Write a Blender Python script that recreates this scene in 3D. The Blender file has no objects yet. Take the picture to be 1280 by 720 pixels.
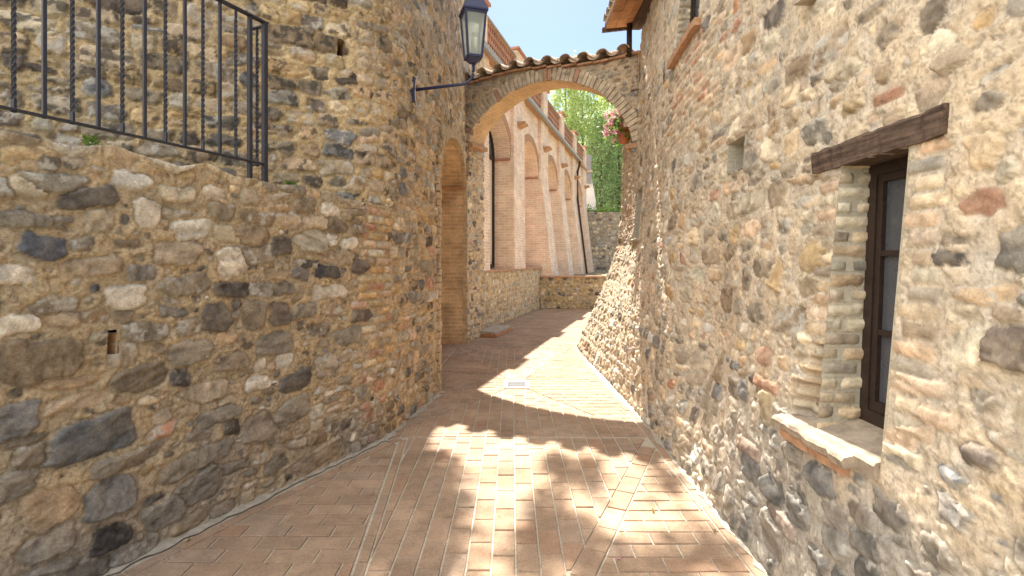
import bpy, math, random
import numpy as np
from mathutils import Vector, Matrix

random.seed(7)
R = math.radians
scene = bpy.context.scene
COL = scene.collection
F_PX, HZ, EYE = 640.0, 325.0, 1.65          # focal length and horizon of the 1280 px photograph, eye height

# ------------------------------------------------------------------ materials
def new_mat(name):
    m = bpy.data.materials.new(name); m.use_nodes = True
    nt = m.node_tree; b = nt.nodes['Principled BSDF']
    b.inputs['Roughness'].default_value = .85
    b.inputs['Specular IOR Level'].default_value = .25
    return m, nt, b

def N(nt, t, **kw):
    n = nt.nodes.new(t)
    for k, v in kw.items():
        if k in n.inputs: n.inputs[k].default_value = v
        else: setattr(n, k, v)
    return n

def noise(nt, vec, scale, detail=5, rough=.6):
    n = N(nt, 'ShaderNodeTexNoise'); n.inputs['Scale'].default_value = scale
    n.inputs['Detail'].default_value = detail; n.inputs['Roughness'].default_value = rough
    nt.links.new(vec, n.inputs['Vector']); return n.outputs['Fac']

def remap(nt, v, a, b, c, d):
    n = N(nt, 'ShaderNodeMapRange'); nt.links.new(v, n.inputs['Value'])
    for i, x in zip(('From Min', 'From Max', 'To Min', 'To Max'), (a, b, c, d)): n.inputs[i].default_value = x
    return n.outputs['Result']

def mul(nt, col, fac):
    n = N(nt, 'ShaderNodeVectorMath', operation='SCALE')
    nt.links.new(col, n.inputs[0]); nt.links.new(fac, n.inputs['Scale']); return n.outputs[0]

def mixc(nt, fac, a, b):
    n = N(nt, 'ShaderNodeMix', data_type='RGBA')
    if isinstance(fac, float): n.inputs[0].default_value = fac
    else: nt.links.new(fac, n.inputs[0])
    for s, x in ((6, a), (7, b)):
        if isinstance(x, tuple): n.inputs[s].default_value = (*x, 1)
        else: nt.links.new(x, n.inputs[s])
    return n.outputs[2]

def bump(nt, b, h, strength, dist):
    n = N(nt, 'ShaderNodeBump'); n.inputs['Strength'].default_value = strength; n.inputs['Distance'].default_value = dist
    nt.links.new(h, n.inputs['Height']); nt.links.new(n.outputs[0], b.inputs['Normal']); return n

def pos(nt): return N(nt, 'ShaderNodeNewGeometry').outputs['Position']

def mat_attr(name, fine=70, lo=.70, hi=1.28, bs=.7, bd=.006, rough=.95, grain=.22):
    """base colour from the mesh's own per-stone colour, broken up by fine grain"""
    m, nt, b = new_mat(name)
    a = N(nt, 'ShaderNodeAttribute', attribute_name='col').outputs['Color']
    p = pos(nt)
    n1 = noise(nt, p, fine, 6, .7); n2 = noise(nt, p, fine * .17, 4, .6)
    c = mul(nt, mul(nt, a, remap(nt, n1, .28, .72, lo, hi)), remap(nt, n2, .3, .7, .86, 1.12))
    n3 = noise(nt, p, fine * 2.4, 4, .75)
    c = mul(nt, mul(nt, c, remap(nt, n3, .3, .7, 1 - grain, 1 + grain)), remap(nt, noise(nt, p, fine * 1.3, 5, .8), .60, .70, 1, 1 - grain * 2.0))
    nt.links.new(c, b.inputs['Base Color'])
    b.inputs['Roughness'].default_value = rough
    b.inputs['Specular IOR Level'].default_value = .15
    h = N(nt, 'ShaderNodeMath', operation='ADD')
    nt.links.new(noise(nt, p, fine * 1.1, 8, .75), h.inputs[0]); nt.links.new(noise(nt, p, fine * .35, 3, .5), h.inputs[1])
    bump(nt, b, h.outputs[0], bs, bd)
    return m

def mat_plain(name, col, rough=.7, var=.2, scale=30, metallic=0, bs=.2, bd=.002, spec=.3):
    m, nt, b = new_mat(name); p = pos(nt)
    n1 = noise(nt, p, scale, 5, .65)
    rgb = N(nt, 'ShaderNodeRGB'); rgb.outputs[0].default_value = (*col, 1)
    nt.links.new(mul(nt, rgb.outputs[0], remap(nt, n1, .3, .7, 1 - var, 1 + var)), b.inputs['Base Color'])
    b.inputs['Roughness'].default_value = rough; b.inputs['Metallic'].default_value = metallic
    b.inputs['Specular IOR Level'].default_value = spec
    if bs: bump(nt, b, noise(nt, p, scale * 2.2, 6, .7), bs, bd)
    return m

def mat_brick(name, c1, c2, mort, w=.27, h=.065, joint=.008, var=.2):
    m, nt, b = new_mat(name)
    uv = N(nt, 'ShaderNodeUVMap', uv_map='UV').outputs[0]
    p = pos(nt)
    wob = N(nt, 'ShaderNodeVectorMath', operation='SCALE'); nn = N(nt, 'ShaderNodeTexNoise'); nn.inputs['Scale'].default_value = 3
    nt.links.new(uv, nn.inputs['Vector']); nt.links.new(nn.outputs['Color'], wob.inputs[0]); wob.inputs['Scale'].default_value = .012
    ad = N(nt, 'ShaderNodeVectorMath', operation='ADD'); nt.links.new(uv, ad.inputs[0]); nt.links.new(wob.outputs[0], ad.inputs[1])
    t = N(nt, 'ShaderNodeTexBrick'); nt.links.new(ad.outputs[0], t.inputs['Vector'])
    t.inputs['Scale'].default_value = 1; t.inputs['Brick Width'].default_value = w; t.inputs['Row Height'].default_value = h
    t.inputs['Mortar Size'].default_value = joint; t.inputs['Mortar Smooth'].default_value = .3; t.inputs['Bias'].default_value = 0
    t.inputs['Color1'].default_value = (*c1, 1); t.inputs['Color2'].default_value = (*c2, 1); t.inputs['Mortar'].default_value = (*mort, 1)
    n1 = noise(nt, p, 2.2, 5, .65); n2 = noise(nt, p, 45, 5, .7)
    c = mul(nt, mul(nt, t.outputs['Color'], remap(nt, n1, .3, .7, 1 - var, 1 + var)), remap(nt, n2, .3, .7, .85, 1.15))
    nt.links.new(c, b.inputs['Base Color']); b.inputs['Roughness'].default_value = .9; b.inputs['Specular IOR Level'].default_value = .15
    s = N(nt, 'ShaderNodeMath', operation='MULTIPLY_ADD'); nt.links.new(t.outputs['Fac'], s.inputs[0]); s.inputs[1].default_value = -1
    nt.links.new(n2, s.inputs[2]); bump(nt, b, s.outputs[0], .6, .006)
    return m

def mat_rubble(name, stones, mort, scale=5.5, edge=.06):
    m, nt, b = new_mat(name)
    uv = N(nt, 'ShaderNodeUVMap', uv_map='UV').outputs[0]; p = pos(nt)
    mp = N(nt, 'ShaderNodeMapping'); mp.inputs['Scale'].default_value = (1, 1.7, 1); nt.links.new(uv, mp.inputs[0])
    nn = N(nt, 'ShaderNodeTexNoise'); nn.inputs['Scale'].default_value = 7; nt.links.new(mp.outputs[0], nn.inputs['Vector'])
    wob = N(nt, 'ShaderNodeVectorMath', operation='SCALE'); wob.inputs['Scale'].default_value = .12; nt.links.new(nn.outputs['Color'], wob.inputs[0])
    ad = N(nt, 'ShaderNodeVectorMath', operation='ADD'); nt.links.new(mp.outputs[0], ad.inputs[0]); nt.links.new(wob.outputs[0], ad.inputs[1])
    v1 = N(nt, 'ShaderNodeTexVoronoi'); v1.inputs['Scale'].default_value = scale; nt.links.new(ad.outputs[0], v1.inputs['Vector'])
    v2 = N(nt, 'ShaderNodeTexVoronoi', feature='DISTANCE_TO_EDGE'); v2.inputs['Scale'].default_value = scale; nt.links.new(ad.outputs[0], v2.inputs['Vector'])
    sp = N(nt, 'ShaderNodeSeparateColor'); nt.links.new(v1.outputs['Color'], sp.inputs[0])
    cr = N(nt, 'ShaderNodeValToRGB'); cr.color_ramp.interpolation = 'CONSTANT'
    el = cr.color_ramp.elements
    while len(el) < len(stones): el.new(.5)
    for i, c in enumerate(stones): el[i].position = i / len(stones); el[i].color = (*c, 1)
    nt.links.new(sp.outputs[0], cr.inputs[0])
    mask = remap(nt, v2.outputs['Distance'], edge * .4, edge * 1.8, 0, 1)
    c = mixc(nt, mask, mort, cr.outputs[0])
    n1 = noise(nt, p, 28, 6, .7)
    nt.links.new(mul(nt, c, remap(nt, n1, .3, .7, .75, 1.22)), b.inputs['Base Color'])
    s = N(nt, 'ShaderNodeMath', operation='MULTIPLY_ADD'); nt.links.new(mask, s.inputs[0]); s.inputs[1].default_value = 1.2; nt.links.new(n1, s.inputs[2])
    bump(nt, b, s.outputs[0], .8, .015); b.inputs['Roughness'].default_value = .92
    return m

def mat_leaf(name, c1, c2, trans=.45):
    m, nt, b = new_mat(name)
    rnd = N(nt, 'ShaderNodeNewGeometry').outputs['Random Per Island']
    c = mixc(nt, rnd, c1, c2)
    nt.links.new(c, b.inputs['Base Color']); b.inputs['Roughness'].default_value = .6
    tr = N(nt, 'ShaderNodeBsdfTranslucent'); nt.links.new(c, tr.inputs['Color'])
    mx = N(nt, 'ShaderNodeMixShader'); mx.inputs[0].default_value = trans
    nt.links.new(b.outputs[0], mx.inputs[1]); nt.links.new(tr.outputs[0], mx.inputs[2])
    nt.links.new(mx.outputs[0], nt.nodes['Material Output'].inputs['Surface'])
    return m

def mat_glass(name, col, rough=.08):
    m, nt, b = new_mat(name)
    b.inputs['Base Color'].default_value = (*col, 1); b.inputs['Roughness'].default_value = rough
    b.inputs['Specular IOR Level'].default_value = .5
    p = pos(nt); nt.links.new(remap(nt, noise(nt, p, 12, 4, .6), .35, .7, rough, rough + .25), b.inputs['Roughness'])
    return m

M = {}
M['wall'] = mat_attr('stone_and_mortar')
M['wallsoft'] = mat_attr('washed_stone_wall', fine=80, lo=.78, hi=1.2, bs=.4, bd=.003, grain=.16)
M['wallfar'] = mat_attr('stone_and_mortar_far', fine=45, bd=.006)
M['paver'] = mat_attr('terracotta_paver', fine=60, lo=.8, hi=1.18, bs=.35, bd=.002, rough=.85)
def mat_paver():
    m = mat_attr('terracotta_paver', fine=60, lo=.78, hi=1.2, bs=.4, bd=.0025, rough=.85, grain=.12); nt = m.node_tree; b = nt.nodes['Principled BSDF']
    src = b.inputs['Base Color'].links[0].from_socket; p = pos(nt)
    st_ = remap(nt, noise(nt, p, 1.7, 6, .65), .36, .66, .78, 1.12); sp = remap(nt, noise(nt, p, 16, 6, .75), .56, .70, 1, .68)
    c = mul(nt, mul(nt, src, st_), sp)
    moss = remap(nt, noise(nt, p, 4.5, 6, .7), .60, .74, 0, .35)
    nt.links.new(mixc(nt, moss, c, (.22, .20, .10)), b.inputs['Base Color'])
    return m
M['paver'] = mat_paver()
M['joint'] = mat_plain('paving_joint', (.44, .39, .31), .95, .25, 40)
M['cement'] = mat_plain('cement', (.38, .34, .28), .95, .25, 25, bs=.5, bd=.006)
M['earth'] = mat_plain('earth', (.22, .19, .12), .95, .3, 2)
M['brick_pink'] = mat_brick('pink_brick', (.84, .64, .48), (.74, .49, .35), (.84, .75, .63), h=.075, joint=.011)
M['brick_orange'] = mat_brick('orange_brick', (.56, .33, .19), (.48, .27, .16), (.56, .44, .31))
M['brick_red'] = mat_brick('red_brick', (.46, .20, .12), (.40, .17, .10), (.5, .36, .27))
M['brick_pale'] = mat_brick('pale_brick', (.47, .42, .33), (.42, .38, .30), (.46, .42, .34), h=.07)
M['reveal'] = mat_brick('passage_brick', (.66, .46, .27), (.52, .35, .20), (.64, .50, .32), h=.075, joint=.012, var=.35)
M['arch_stone'] = mat_rubble('arch_stone', [(.42, .36, .28), (.46, .37, .26), (.32, .26, .21), (.44, .38, .31), (.46, .31, .20)], (.48, .39, .28), 5, .12)
M['iron'] = mat_plain('painted_iron', (.028, .030, .045), .45, .25, 60, bs=.15, bd=.001, spec=.5)
M['iron_blue'] = mat_plain('lantern_blue_iron', (.03, .034, .085), .4, .2, 60, bs=.1, bd=.001, spec=.5)
M['steel'] = mat_plain('galvanised_steel', (.33, .34, .36), .4, .15, 20, metallic=.6, bs=0)
def mat_grain(name, c1, c2):
    m, nt, b = new_mat(name); mp = N(nt, 'ShaderNodeMapping'); mp.inputs['Scale'].default_value = (22, 1.6, 30); nt.links.new(pos(nt), mp.inputs[0])
    n1 = noise(nt, mp.outputs[0], 1.6, 7, .7); n2 = noise(nt, pos(nt), 30, 4, .6)
    c = mul(nt, mixc(nt, remap(nt, n1, .35, .65, 0, 1), c1, c2), remap(nt, n2, .3, .7, .75, 1.25))
    nt.links.new(c, b.inputs['Base Color']); bump(nt, b, n1, .9, .008); b.inputs['Roughness'].default_value = .85
    return m
M['wood'] = mat_grain('dark_wood', (.040, .025, .018), (.17, .115, .085))
M['frame'] = mat_plain('window_frame_wood', (.035, .022, .017), .5, .3, 40, bs=.2)
M['glass'] = mat_glass('dark_glass', (.075, .078, .088), .12)
M['terracotta'] = mat_plain('terracotta', (.42, .20, .10), .85, .3, 12, bs=.4, bd=.004)
M['tile'] = mat_plain('weathered_roof_tile', (.46, .36, .27), .92, .5, 9, bs=.6, bd=.008)
M['sillbrick'] = mat_plain('sill_brick', (.46, .27, .16), .9, .28, 14, bs=.5, bd=.004)
M['slab'] = mat_plain('worn_stone_slab', (.40, .34, .27), .9, .28, 10, bs=.5, bd=.005)
M['plaster'] = mat_plain('white_plaster', (.62, .62, .62), .9, .1, 2)
M['trunk'] = mat_plain('bark', (.12, .09, .06), .95, .4, 12, bs=.6, bd=.02)
M['leaf'] = mat_leaf('poplar_leaf', (.34, .46, .15), (.56, .62, .28), .62)
M['leafdark'] = mat_leaf('cypress_leaf', (.22, .34, .15), (.38, .47, .22), .58)
M['leafnear'] = mat_leaf('lane_tree_leaf', (.06, .11, .03), (.09, .15, .04), .25)
M['weed'] = mat_leaf('weed_leaf', (.12, .22, .04), (.20, .30, .07), .4)
M['petal'] = mat_leaf('pink_petal', (.80, .32, .45), (.88, .62, .68), .35)
M['curtain'] = mat_plain('pale_curtain', (.68, .60, .45), .8, .08, 3)
M['candle'] = mat_plain('lamp_tube', (.62, .58, .45), .5, .05, 5, bs=0)
M['cable'] = mat_plain('grey_cable', (.42, .41, .40), .6, .1, 8, bs=0)

def lantern_glass():
    m, nt, b = new_mat('lantern_glass')
    g = N(nt, 'ShaderNodeBsdfTransparent'); g.inputs[0].default_value = (.9, .93, .9, 1)
    tl = N(nt, 'ShaderNodeBsdfTranslucent'); tl.inputs[0].default_value = (.72, .78, .74, 1)
    b.inputs['Base Color'].default_value = (.55, .62, .58, 1); b.inputs['Roughness'].default_value = .15
    mx = N(nt, 'ShaderNodeMixShader'); mx.inputs[0].default_value = .45
    nt.links.new(b.outputs[0], mx.inputs[1]); nt.links.new(tl.outputs[0], mx.inputs[2])
    m2 = N(nt, 'ShaderNodeMixShader'); m2.inputs[0].default_value = .35
    nt.links.new(mx.outputs[0], m2.inputs[1]); nt.links.new(g.outputs[0], m2.inputs[2])
    nt.links.new(m2.outputs[0], nt.nodes['Material Output'].inputs['Surface'])
    return m
M['lglass'] = lantern_glass()

# ------------------------------------------------------------------ objects
def link(name, me, mat=None, parent=None):
    o = bpy.data.objects.new(name, me); COL.objects.link(o)
    if mat is not None and me is not None: me.materials.append(mat)
    if parent is not None: o.parent = parent
    return o

def tag(o, label=None, cat=None, group=None, kind=None):
    if label: o['label'] = label
    if cat: o['category'] = cat
    if group: o['group'] = group
    if kind: o['kind'] = kind
    return o

def empty(name, loc=(0, 0, 0), rz=0, **kw):
    o = bpy.data.objects.new(name, None); COL.objects.link(o)
    o.location = loc; o.rotation_euler = (0, 0, rz); o.empty_display_size = .2
    return tag(o, **kw)

class MB:
    """collects polygons with a metric UV, then links them as one mesh"""
    def __init__(s): s.v, s.f, s.uv = [], [], []
    def poly(s, pts, uv=None):
        i = len(s.v); s.v += [tuple(p) for p in pts]; s.f.append(list(range(i, i + len(pts))))
        if uv is None:
            P = [Vector(p) for p in pts]; n = Vector((0, 0, 0))
            for a in range(len(P)):
                q, r = P[a], P[(a + 1) % len(P)]
                n += Vector(((q.y - r.y) * (q.z + r.z), (q.z - r.z) * (q.x + r.x), (q.x - r.x) * (q.y + r.y)))
            if n.length > 0: n.normalize()
            if abs(n.z) > .75: uv = [(p.x, p.y) for p in P]
            else:
                t = Vector((-n.y, n.x, 0)).normalized(); uv = [(p.dot(t), p.z) for p in P]
        s.uv.append(uv)
    def box(s, x0, x1, y0, y1, z0, z1):
        s.hexa([(x0, y0, z0), (x1, y0, z0), (x1, y1, z0), (x0, y1, z0), (x0, y0, z1), (x1, y0, z1), (x1, y1, z1), (x0, y1, z1)])
    def hexa(s, c):
        for q in ((3, 2, 1, 0), (4, 5, 6, 7), (0, 1, 5, 4), (1, 2, 6, 5), (2, 3, 7, 6), (3, 0, 4, 7)): s.poly([c[i] for i in q])
    def prism(s, poly, vec):
        """poly: list of 3D points (planar), extruded by vec"""
        a = [Vector(p) for p in poly]; v = Vector(vec); b = [p + v for p in a]
        s.poly(a[::-1]); s.poly(b)
        for i in range(len(a)):
            j = (i + 1) % len(a); s.poly([a[i], a[j], b[j], b[i]])
    def tube(s, pts, r, seg=8, cap=True):
        P = [Vector(p) for p in pts]; rr = r if isinstance(r, (list, tuple)) else [r] * len(P); rings = []
        up = Vector((.013, .021, 1)).normalized()
        for i, p in enumerate(P):
            d = (P[min(i + 1, len(P) - 1)] - P[max(i - 1, 0)]).normalized()
            a = d.cross(up)
            if a.length < .05: a = d.cross(Vector((1, .1, 0)))
            a.normalize(); b = d.cross(a)
            if i and rings:
                pass
            rings.append([p + (a * math.cos(2 * math.pi * k / seg) + b * math.sin(2 * math.pi * k / seg)) * rr[i] for k in range(seg)])
        for i in range(len(P) - 1):
            for k in range(seg):
                m = (k + 1) % seg; s.poly([rings[i][k], rings[i][m], rings[i + 1][m], rings[i + 1][k]])
        if cap: s.poly(rings[0][::-1]); s.poly(rings[-1])
    def build(s, name, mat, parent=None, smooth=False, bevel=0):
        me = bpy.data.meshes.new(name); me.from_pydata(s.v, [], s.f)
        u = me.uv_layers.new(name='UV'); flat = [c for q in s.uv for p in q for c in p]
        u.data.foreach_set('uv', flat)
        if smooth or bevel:
            import bmesh
            bm = bmesh.new(); bm.from_mesh(me); bmesh.ops.remove_doubles(bm, verts=bm.verts, dist=1e-5); bm.to_mesh(me); bm.free()
        if smooth: me.polygons.foreach_set('use_smooth', [True] * len(me.polygons))
        o = link(name, me, mat, parent)
        if bevel:
            b = o.modifiers.new('b', 'BEVEL'); b.width = bevel; b.segments = 2; b.limit_method = 'ANGLE'
        return o

# ------------------------------------------------------------------ numpy stone walls
def vn(U, V, f, seed):
    r = np.random.RandomState(seed).rand(128, 128).astype(np.float32)
    x = U * f + 17.3; y = V * f + 5.1
    xi = np.floor(x).astype(int); yi = np.floor(y).astype(int); fx = x - xi; fy = y - yi
    fx = fx * fx * (3 - 2 * fx); fy = fy * fy * (3 - 2 * fy)
    xi %= 128; yi %= 128; x1 = (xi + 1) % 128; y1 = (yi + 1) % 128
    return (r[xi, yi] * (1 - fx) + r[x1, yi] * fx) * (1 - fy) + (r[xi, y1] * (1 - fx) + r[x1, y1] * fx) * fy

def fbm(U, V, f, seed, oc=4):
    t = 0; a = 1; s = 0
    for k in range(oc): t = t + a * vn(U, V, f * 2 ** k, seed + k); s += a; a *= .55
    return t / s

def sst(a, b, x):
    t = np.clip((x - a) / (b - a), 0, 1); return t * t * (3 - 2 * t)

PAL = {
 'grey': (.29, .245, .19), 'brown': (.27, .205, .14), 'dark': (.145, .122, .105), 'black': (.07, .064, .064),
 'blue': (.125, .123, .135), 'bluegrey': (.215, .205, .195), 'white': (.66, .59, .49), 'ochre': (.50, .36, .20),
 'tan': (.46, .35, .235), 'pale': (.58, .48, .34), 'brick': (.47, .265, .175), 'brickpale': (.58, .43, .30), 'warmgrey': (.385, .315, .235),
}

def rows(rng, u0, u1, v0, v1, hmin, hmax, amin, amax, pal, wts, relief=(.006, .03), p=(2.2, 4.5), rot=.12, gap=.008, small=.18, fill=(.82, 1.0)):
    out = []; v = v0; names = list(pal)
    wts = np.array(wts, float); wts /= wts.sum()
    while v < v1:
        h = rng.uniform(hmin, hmax) * (1.25 if rng.rand() < .15 else 1)
        u = u0 - rng.rand() * .2
        while u < u1:
            L = h * rng.uniform(amin, amax)
            n = 2 if (h > .11 and rng.rand() < small) else 1
            for k in range(n):
                hh = h / n
                kf = rng.uniform(*fill)
                out.append(dict(u=u + L / 2 + rng.uniform(-.01, .01), v=v + hh * (k + .5) + rng.uniform(-.12, .12) * h, a=max(.01, L / 2 * kf - gap), b=max(.01, hh / 2 * rng.uniform(*fill) - gap * .6),
                    rot=rng.normal() * rot, p=rng.uniform(*p), c=names[rng.choice(len(names), p=wts)], r=rng.uniform(*relief), k=rng.uniform(.75, 1.25), li=rng.rand()))
            u += L
        v += h * .97
    return out

def fill_gaps(rng, stones, u0, u1, v0, v1, n, rmin, rmax, pal, wts, relief=(.003, .012)):
    names = list(pal); wts = np.array(wts, float); wts /= wts.sum()
    S = [[s['u'] for s in stones], [s['v'] for s in stones], [s['a'] for s in stones], [s['b'] for s in stones]]
    S = [list(x) for x in S]; out = []
    A = np.array(S)
    for _ in range(n):
        u = rng.uniform(u0, u1); v = rng.uniform(v0, v1); a = rng.uniform(rmin, rmax); b = a * rng.uniform(.45, .9)
        if (np.maximum(np.abs(A[0] - u) / (A[2] + a * .75), np.abs(A[1] - v) / (A[3] + b * .75)) < 1).any(): continue
        out.append(dict(u=u, v=v, a=a, b=b, rot=rng.normal() * .25, p=rng.uniform(2.2, 4.5), c=names[rng.choice(len(names), p=wts)], r=rng.uniform(*relief), k=rng.uniform(.8, 1.2), li=rng.rand()))
        A = np.concatenate([A, np.array([[u], [v], [a], [b]])], 1)
    return stones + out

def bricks(rng, u0, u1, v0, v1, L=.27, h=.068, c=('brick', 'brickpale'), relief=(.008, .014), ragged=0):
    out = []; v = v0; k = 0
    while v + h * .5 < v1:
        u = u0 - (L / 2 if k % 2 else 0) * (u1 - u0 > L)
        e1 = u1 + rng.uniform(-ragged, ragged); e0 = u0 + rng.uniform(-ragged, ragged)
        while u < e1:
            a0, a1 = max(u, e0), min(u + L, e1)
            if a1 - a0 > .05:
                out.append(dict(u=(a0 + a1) / 2, v=v + h / 2, a=(a1 - a0) / 2 - .006, b=h / 2 - .007, rot=rng.normal() * .012, p=9, c=c[rng.randint(len(c))], r=rng.uniform(*relief), k=rng.uniform(.8, 1.2), li=0))
            u += L
        v += h; k += 1
    return out

def stone_field(uc, vc, stones, mortar, seed, wob=.016, edge=.022, lich=.3, mort_amp=.012, wash=0.0, lichdark=0.0, dustk=.2, groove=.011, mfine=1.0):
    """height above the wall plane and colour for a rubble face sampled at uc x vc"""
    nu, nv = len(uc), len(vc)
    U, V = np.meshgrid(uc.astype(np.float32), vc.astype(np.float32), indexing='ij')
    WU = U + (fbm(U, V, 9, seed + 1, 3) - .5) * wob * 2.2 + (vn(U, V, 45, seed + 9) - .5) * wob * .6
    WV = V + (fbm(U, V, 9, seed + 5, 3) - .5) * wob * 2.2 + (vn(U, V, 45, seed + 19) - .5) * wob * .6
    d1 = np.full((nu, nv), 9, np.float32); d2 = d1.copy(); ids = np.full((nu, nv), -1, np.int32)
    for i, s in enumerate(stones):
        e = max(s['a'], s['b']) * 1.55 + .03
        i0, i1 = np.searchsorted(uc, (s['u'] - e, s['u'] + e)); j0, j1 = np.searchsorted(vc, (s['v'] - e, s['v'] + e))
        if i1 <= i0 or j1 <= j0: continue
        if s['p'] > 8: x = U[i0:i1, j0:j1] * .75 + WU[i0:i1, j0:j1] * .25 - s['u']; y = V[i0:i1, j0:j1] * .75 + WV[i0:i1, j0:j1] * .25 - s['v']
        else: x = WU[i0:i1, j0:j1] - s['u']; y = WV[i0:i1, j0:j1] - s['v']
        c, n = math.cos(s['rot']), math.sin(s['rot']); X = (x * c + y * n) / s['a']; Y = (y * c - x * n) / s['b']
        Fv = (np.abs(X) ** s['p'] + np.abs(Y) ** s['p']) ** (1 / s['p'])
        if s['p'] <= 8:
            th = np.arctan2(Y, X); q = ((i * 7919) % 1000) / 1000 * 6.28; q2 = ((i * 104729) % 1000) / 1000 * 6.28; q3 = ((i * 1299709) % 1000) / 1000 * 6.28
            am = 1.0 if s['p'] < 4.5 else .55
            Fv = Fv * (1 + am * (.06 * np.sin(2 * th + q) + .075 * np.sin(3 * th + q2) + .045 * np.sin(5 * th + q3) + .03 * np.sin(8 * th + q)))
        A = d1[i0:i1, j0:j1]; B = d2[i0:i1, j0:j1]; I = ids[i0:i1, j0:j1]
        better = Fv < A
        B[:] = np.where(better, A, np.minimum(B, Fv)); A[:] = np.where(better, Fv, A); I[:] = np.where(better, i, I)
    sc = np.array([min(s['a'], s['b']) for s in stones] + [.05], np.float32)[ids]
    rel = np.array([s['r'] for s in stones] + [0], np.float32)[ids]
    li = np.array([s['li'] for s in stones] + [0], np.float32)[ids]
    isb = np.array([1.0 if s['p'] > 8 else 0 for s in stones] + [0], np.float32)[ids]
    cb = np.array([tuple(c * s['k'] for c in PAL[s['c']]) for s in stones] + [(.4, .3, .2)], np.float32)[ids]
    e = np.minimum(1 - d1, (d2 - d1) * .9) * sc
    e = np.where(ids < 0, -1, e)
    n_f = fbm(U, V, 30, seed + 30, 4); n_c = fbm(U, V, 2.2, seed + 40, 4); n_m = fbm(U, V, 9, seed + 50, 4); n_h = vn(U, V, 70, seed + 60)
    w = wash * np.clip(n_m * 2.0 - .75, 0, 1) * (1 - isb)
    e = e - w * .05
    mask = sst(-.0015, .0045, e + (n_f - .5) * .007)
    rs = np.random.RandomState(seed + 3); ns = len(stones) + 1
    gx = rs.normal(size=ns).astype(np.float32)[ids] * .09; gy = rs.normal(size=ns).astype(np.float32)[ids] * .11
    su = np.array([s['u'] for s in stones] + [0], np.float32)[ids]; sv = np.array([s['v'] for s in stones] + [0], np.float32)[ids]
    ox = rs.uniform(0, 60, ns).astype(np.float32)[ids]; sx_ = rs.choice([6, 10, 16, 26], ns).astype(np.float32)[ids]; sy_ = rs.choice([14, 22, 34], ns).astype(np.float32)[ids]
    n_s = fbm((U - su) * sx_ + ox, (V - sv + (U - su) * gx * 3) * sy_ + ox * .7, 1.0, seed + 90, 5)
    t = np.clip(e / np.where(isb > 0, .005, np.maximum(edge * .42, .075 * sc)), 0, 1)
    hh = rel * (1 - (1 - t) ** 2.0) * (.8 + .2 * np.clip(e / np.maximum(sc, .01), 0, 1)) + mask * .003
    tilt = np.clip((U - su) * gx + (V - sv) * gy, -.016, .016)
    rough = np.abs(n_s - .5)
    hh = hh + mask * (tilt + (n_s - .5) * .022 - rough * .014) * (1 - isb * .75) + mask * (n_f - .5) * .011
    n_g = vn(U, V, 110, seed + 61)
    mh = (n_m - .5) * mort_amp * 2 + ((n_f - .5) * mort_amp * 1.0 + (n_h - .5) * mort_amp * .32 + (n_g - .5) * mort_amp * .3) * mfine + .003
    h = np.where(e > -.004, np.maximum(mh * (1 - mask) + hh * mask, mh - .02), mh)
    # groove right at the joint
    h = h - groove * np.exp(-(e / .007) ** 2) * (ids >= 0)
    mc = mortar(U) if callable(mortar) else np.array(mortar, np.float32)
    tone = (.82 + .36 * n_c)[..., None]
    warm = np.stack([1 + (n_m - .5) * .16, np.ones_like(n_m), 1 - (n_m - .5) * .28], -1)
    mcol = mc * tone * warm * (.80 + .40 * n_f)[..., None]
    grit = sst(.60, .72, vn(U, V, 95, seed + 62) * .6 + n_f * .5); mcol = mcol * (1 - .35 * grit)[..., None]
    hv = rs.normal(size=ns).astype(np.float32)[ids] * .05; hue = np.stack([1 + hv, np.ones_like(hv), 1 - hv], -1)
    scol = cb * hue * (.38 + 1.24 * n_s)[..., None] * (.80 + .40 * n_f)[..., None]
    dust = sst(.45, .75, n_m * .6 + n_f * .5) * dustk * (1 - isb * .4)
    scol = scol * (1 - dust[..., None]) + mc * .9 * dust[..., None]
    n_l = fbm(U, V, 22, seed + 70, 5)
    lw = sst(.53, .63, n_l) * (li > 1 - lich) * mask
    scol = scol * (1 - lw[..., None] * .8) + np.array((.50, .47, .41), np.float32) * lw[..., None] * .8
    ld = sst(.54, .62, fbm(U, V, 17, seed + 80, 5)) * (li < lichdark) * mask
    scol = scol * (1 - ld[..., None] * .75) + np.array((.055, .052, .05), np.float32) * ld[..., None] * .75
    col = mcol * (1 - mask[..., None]) + scol * mask[..., None]
    return h, np.clip(col, .01, .85)

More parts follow.
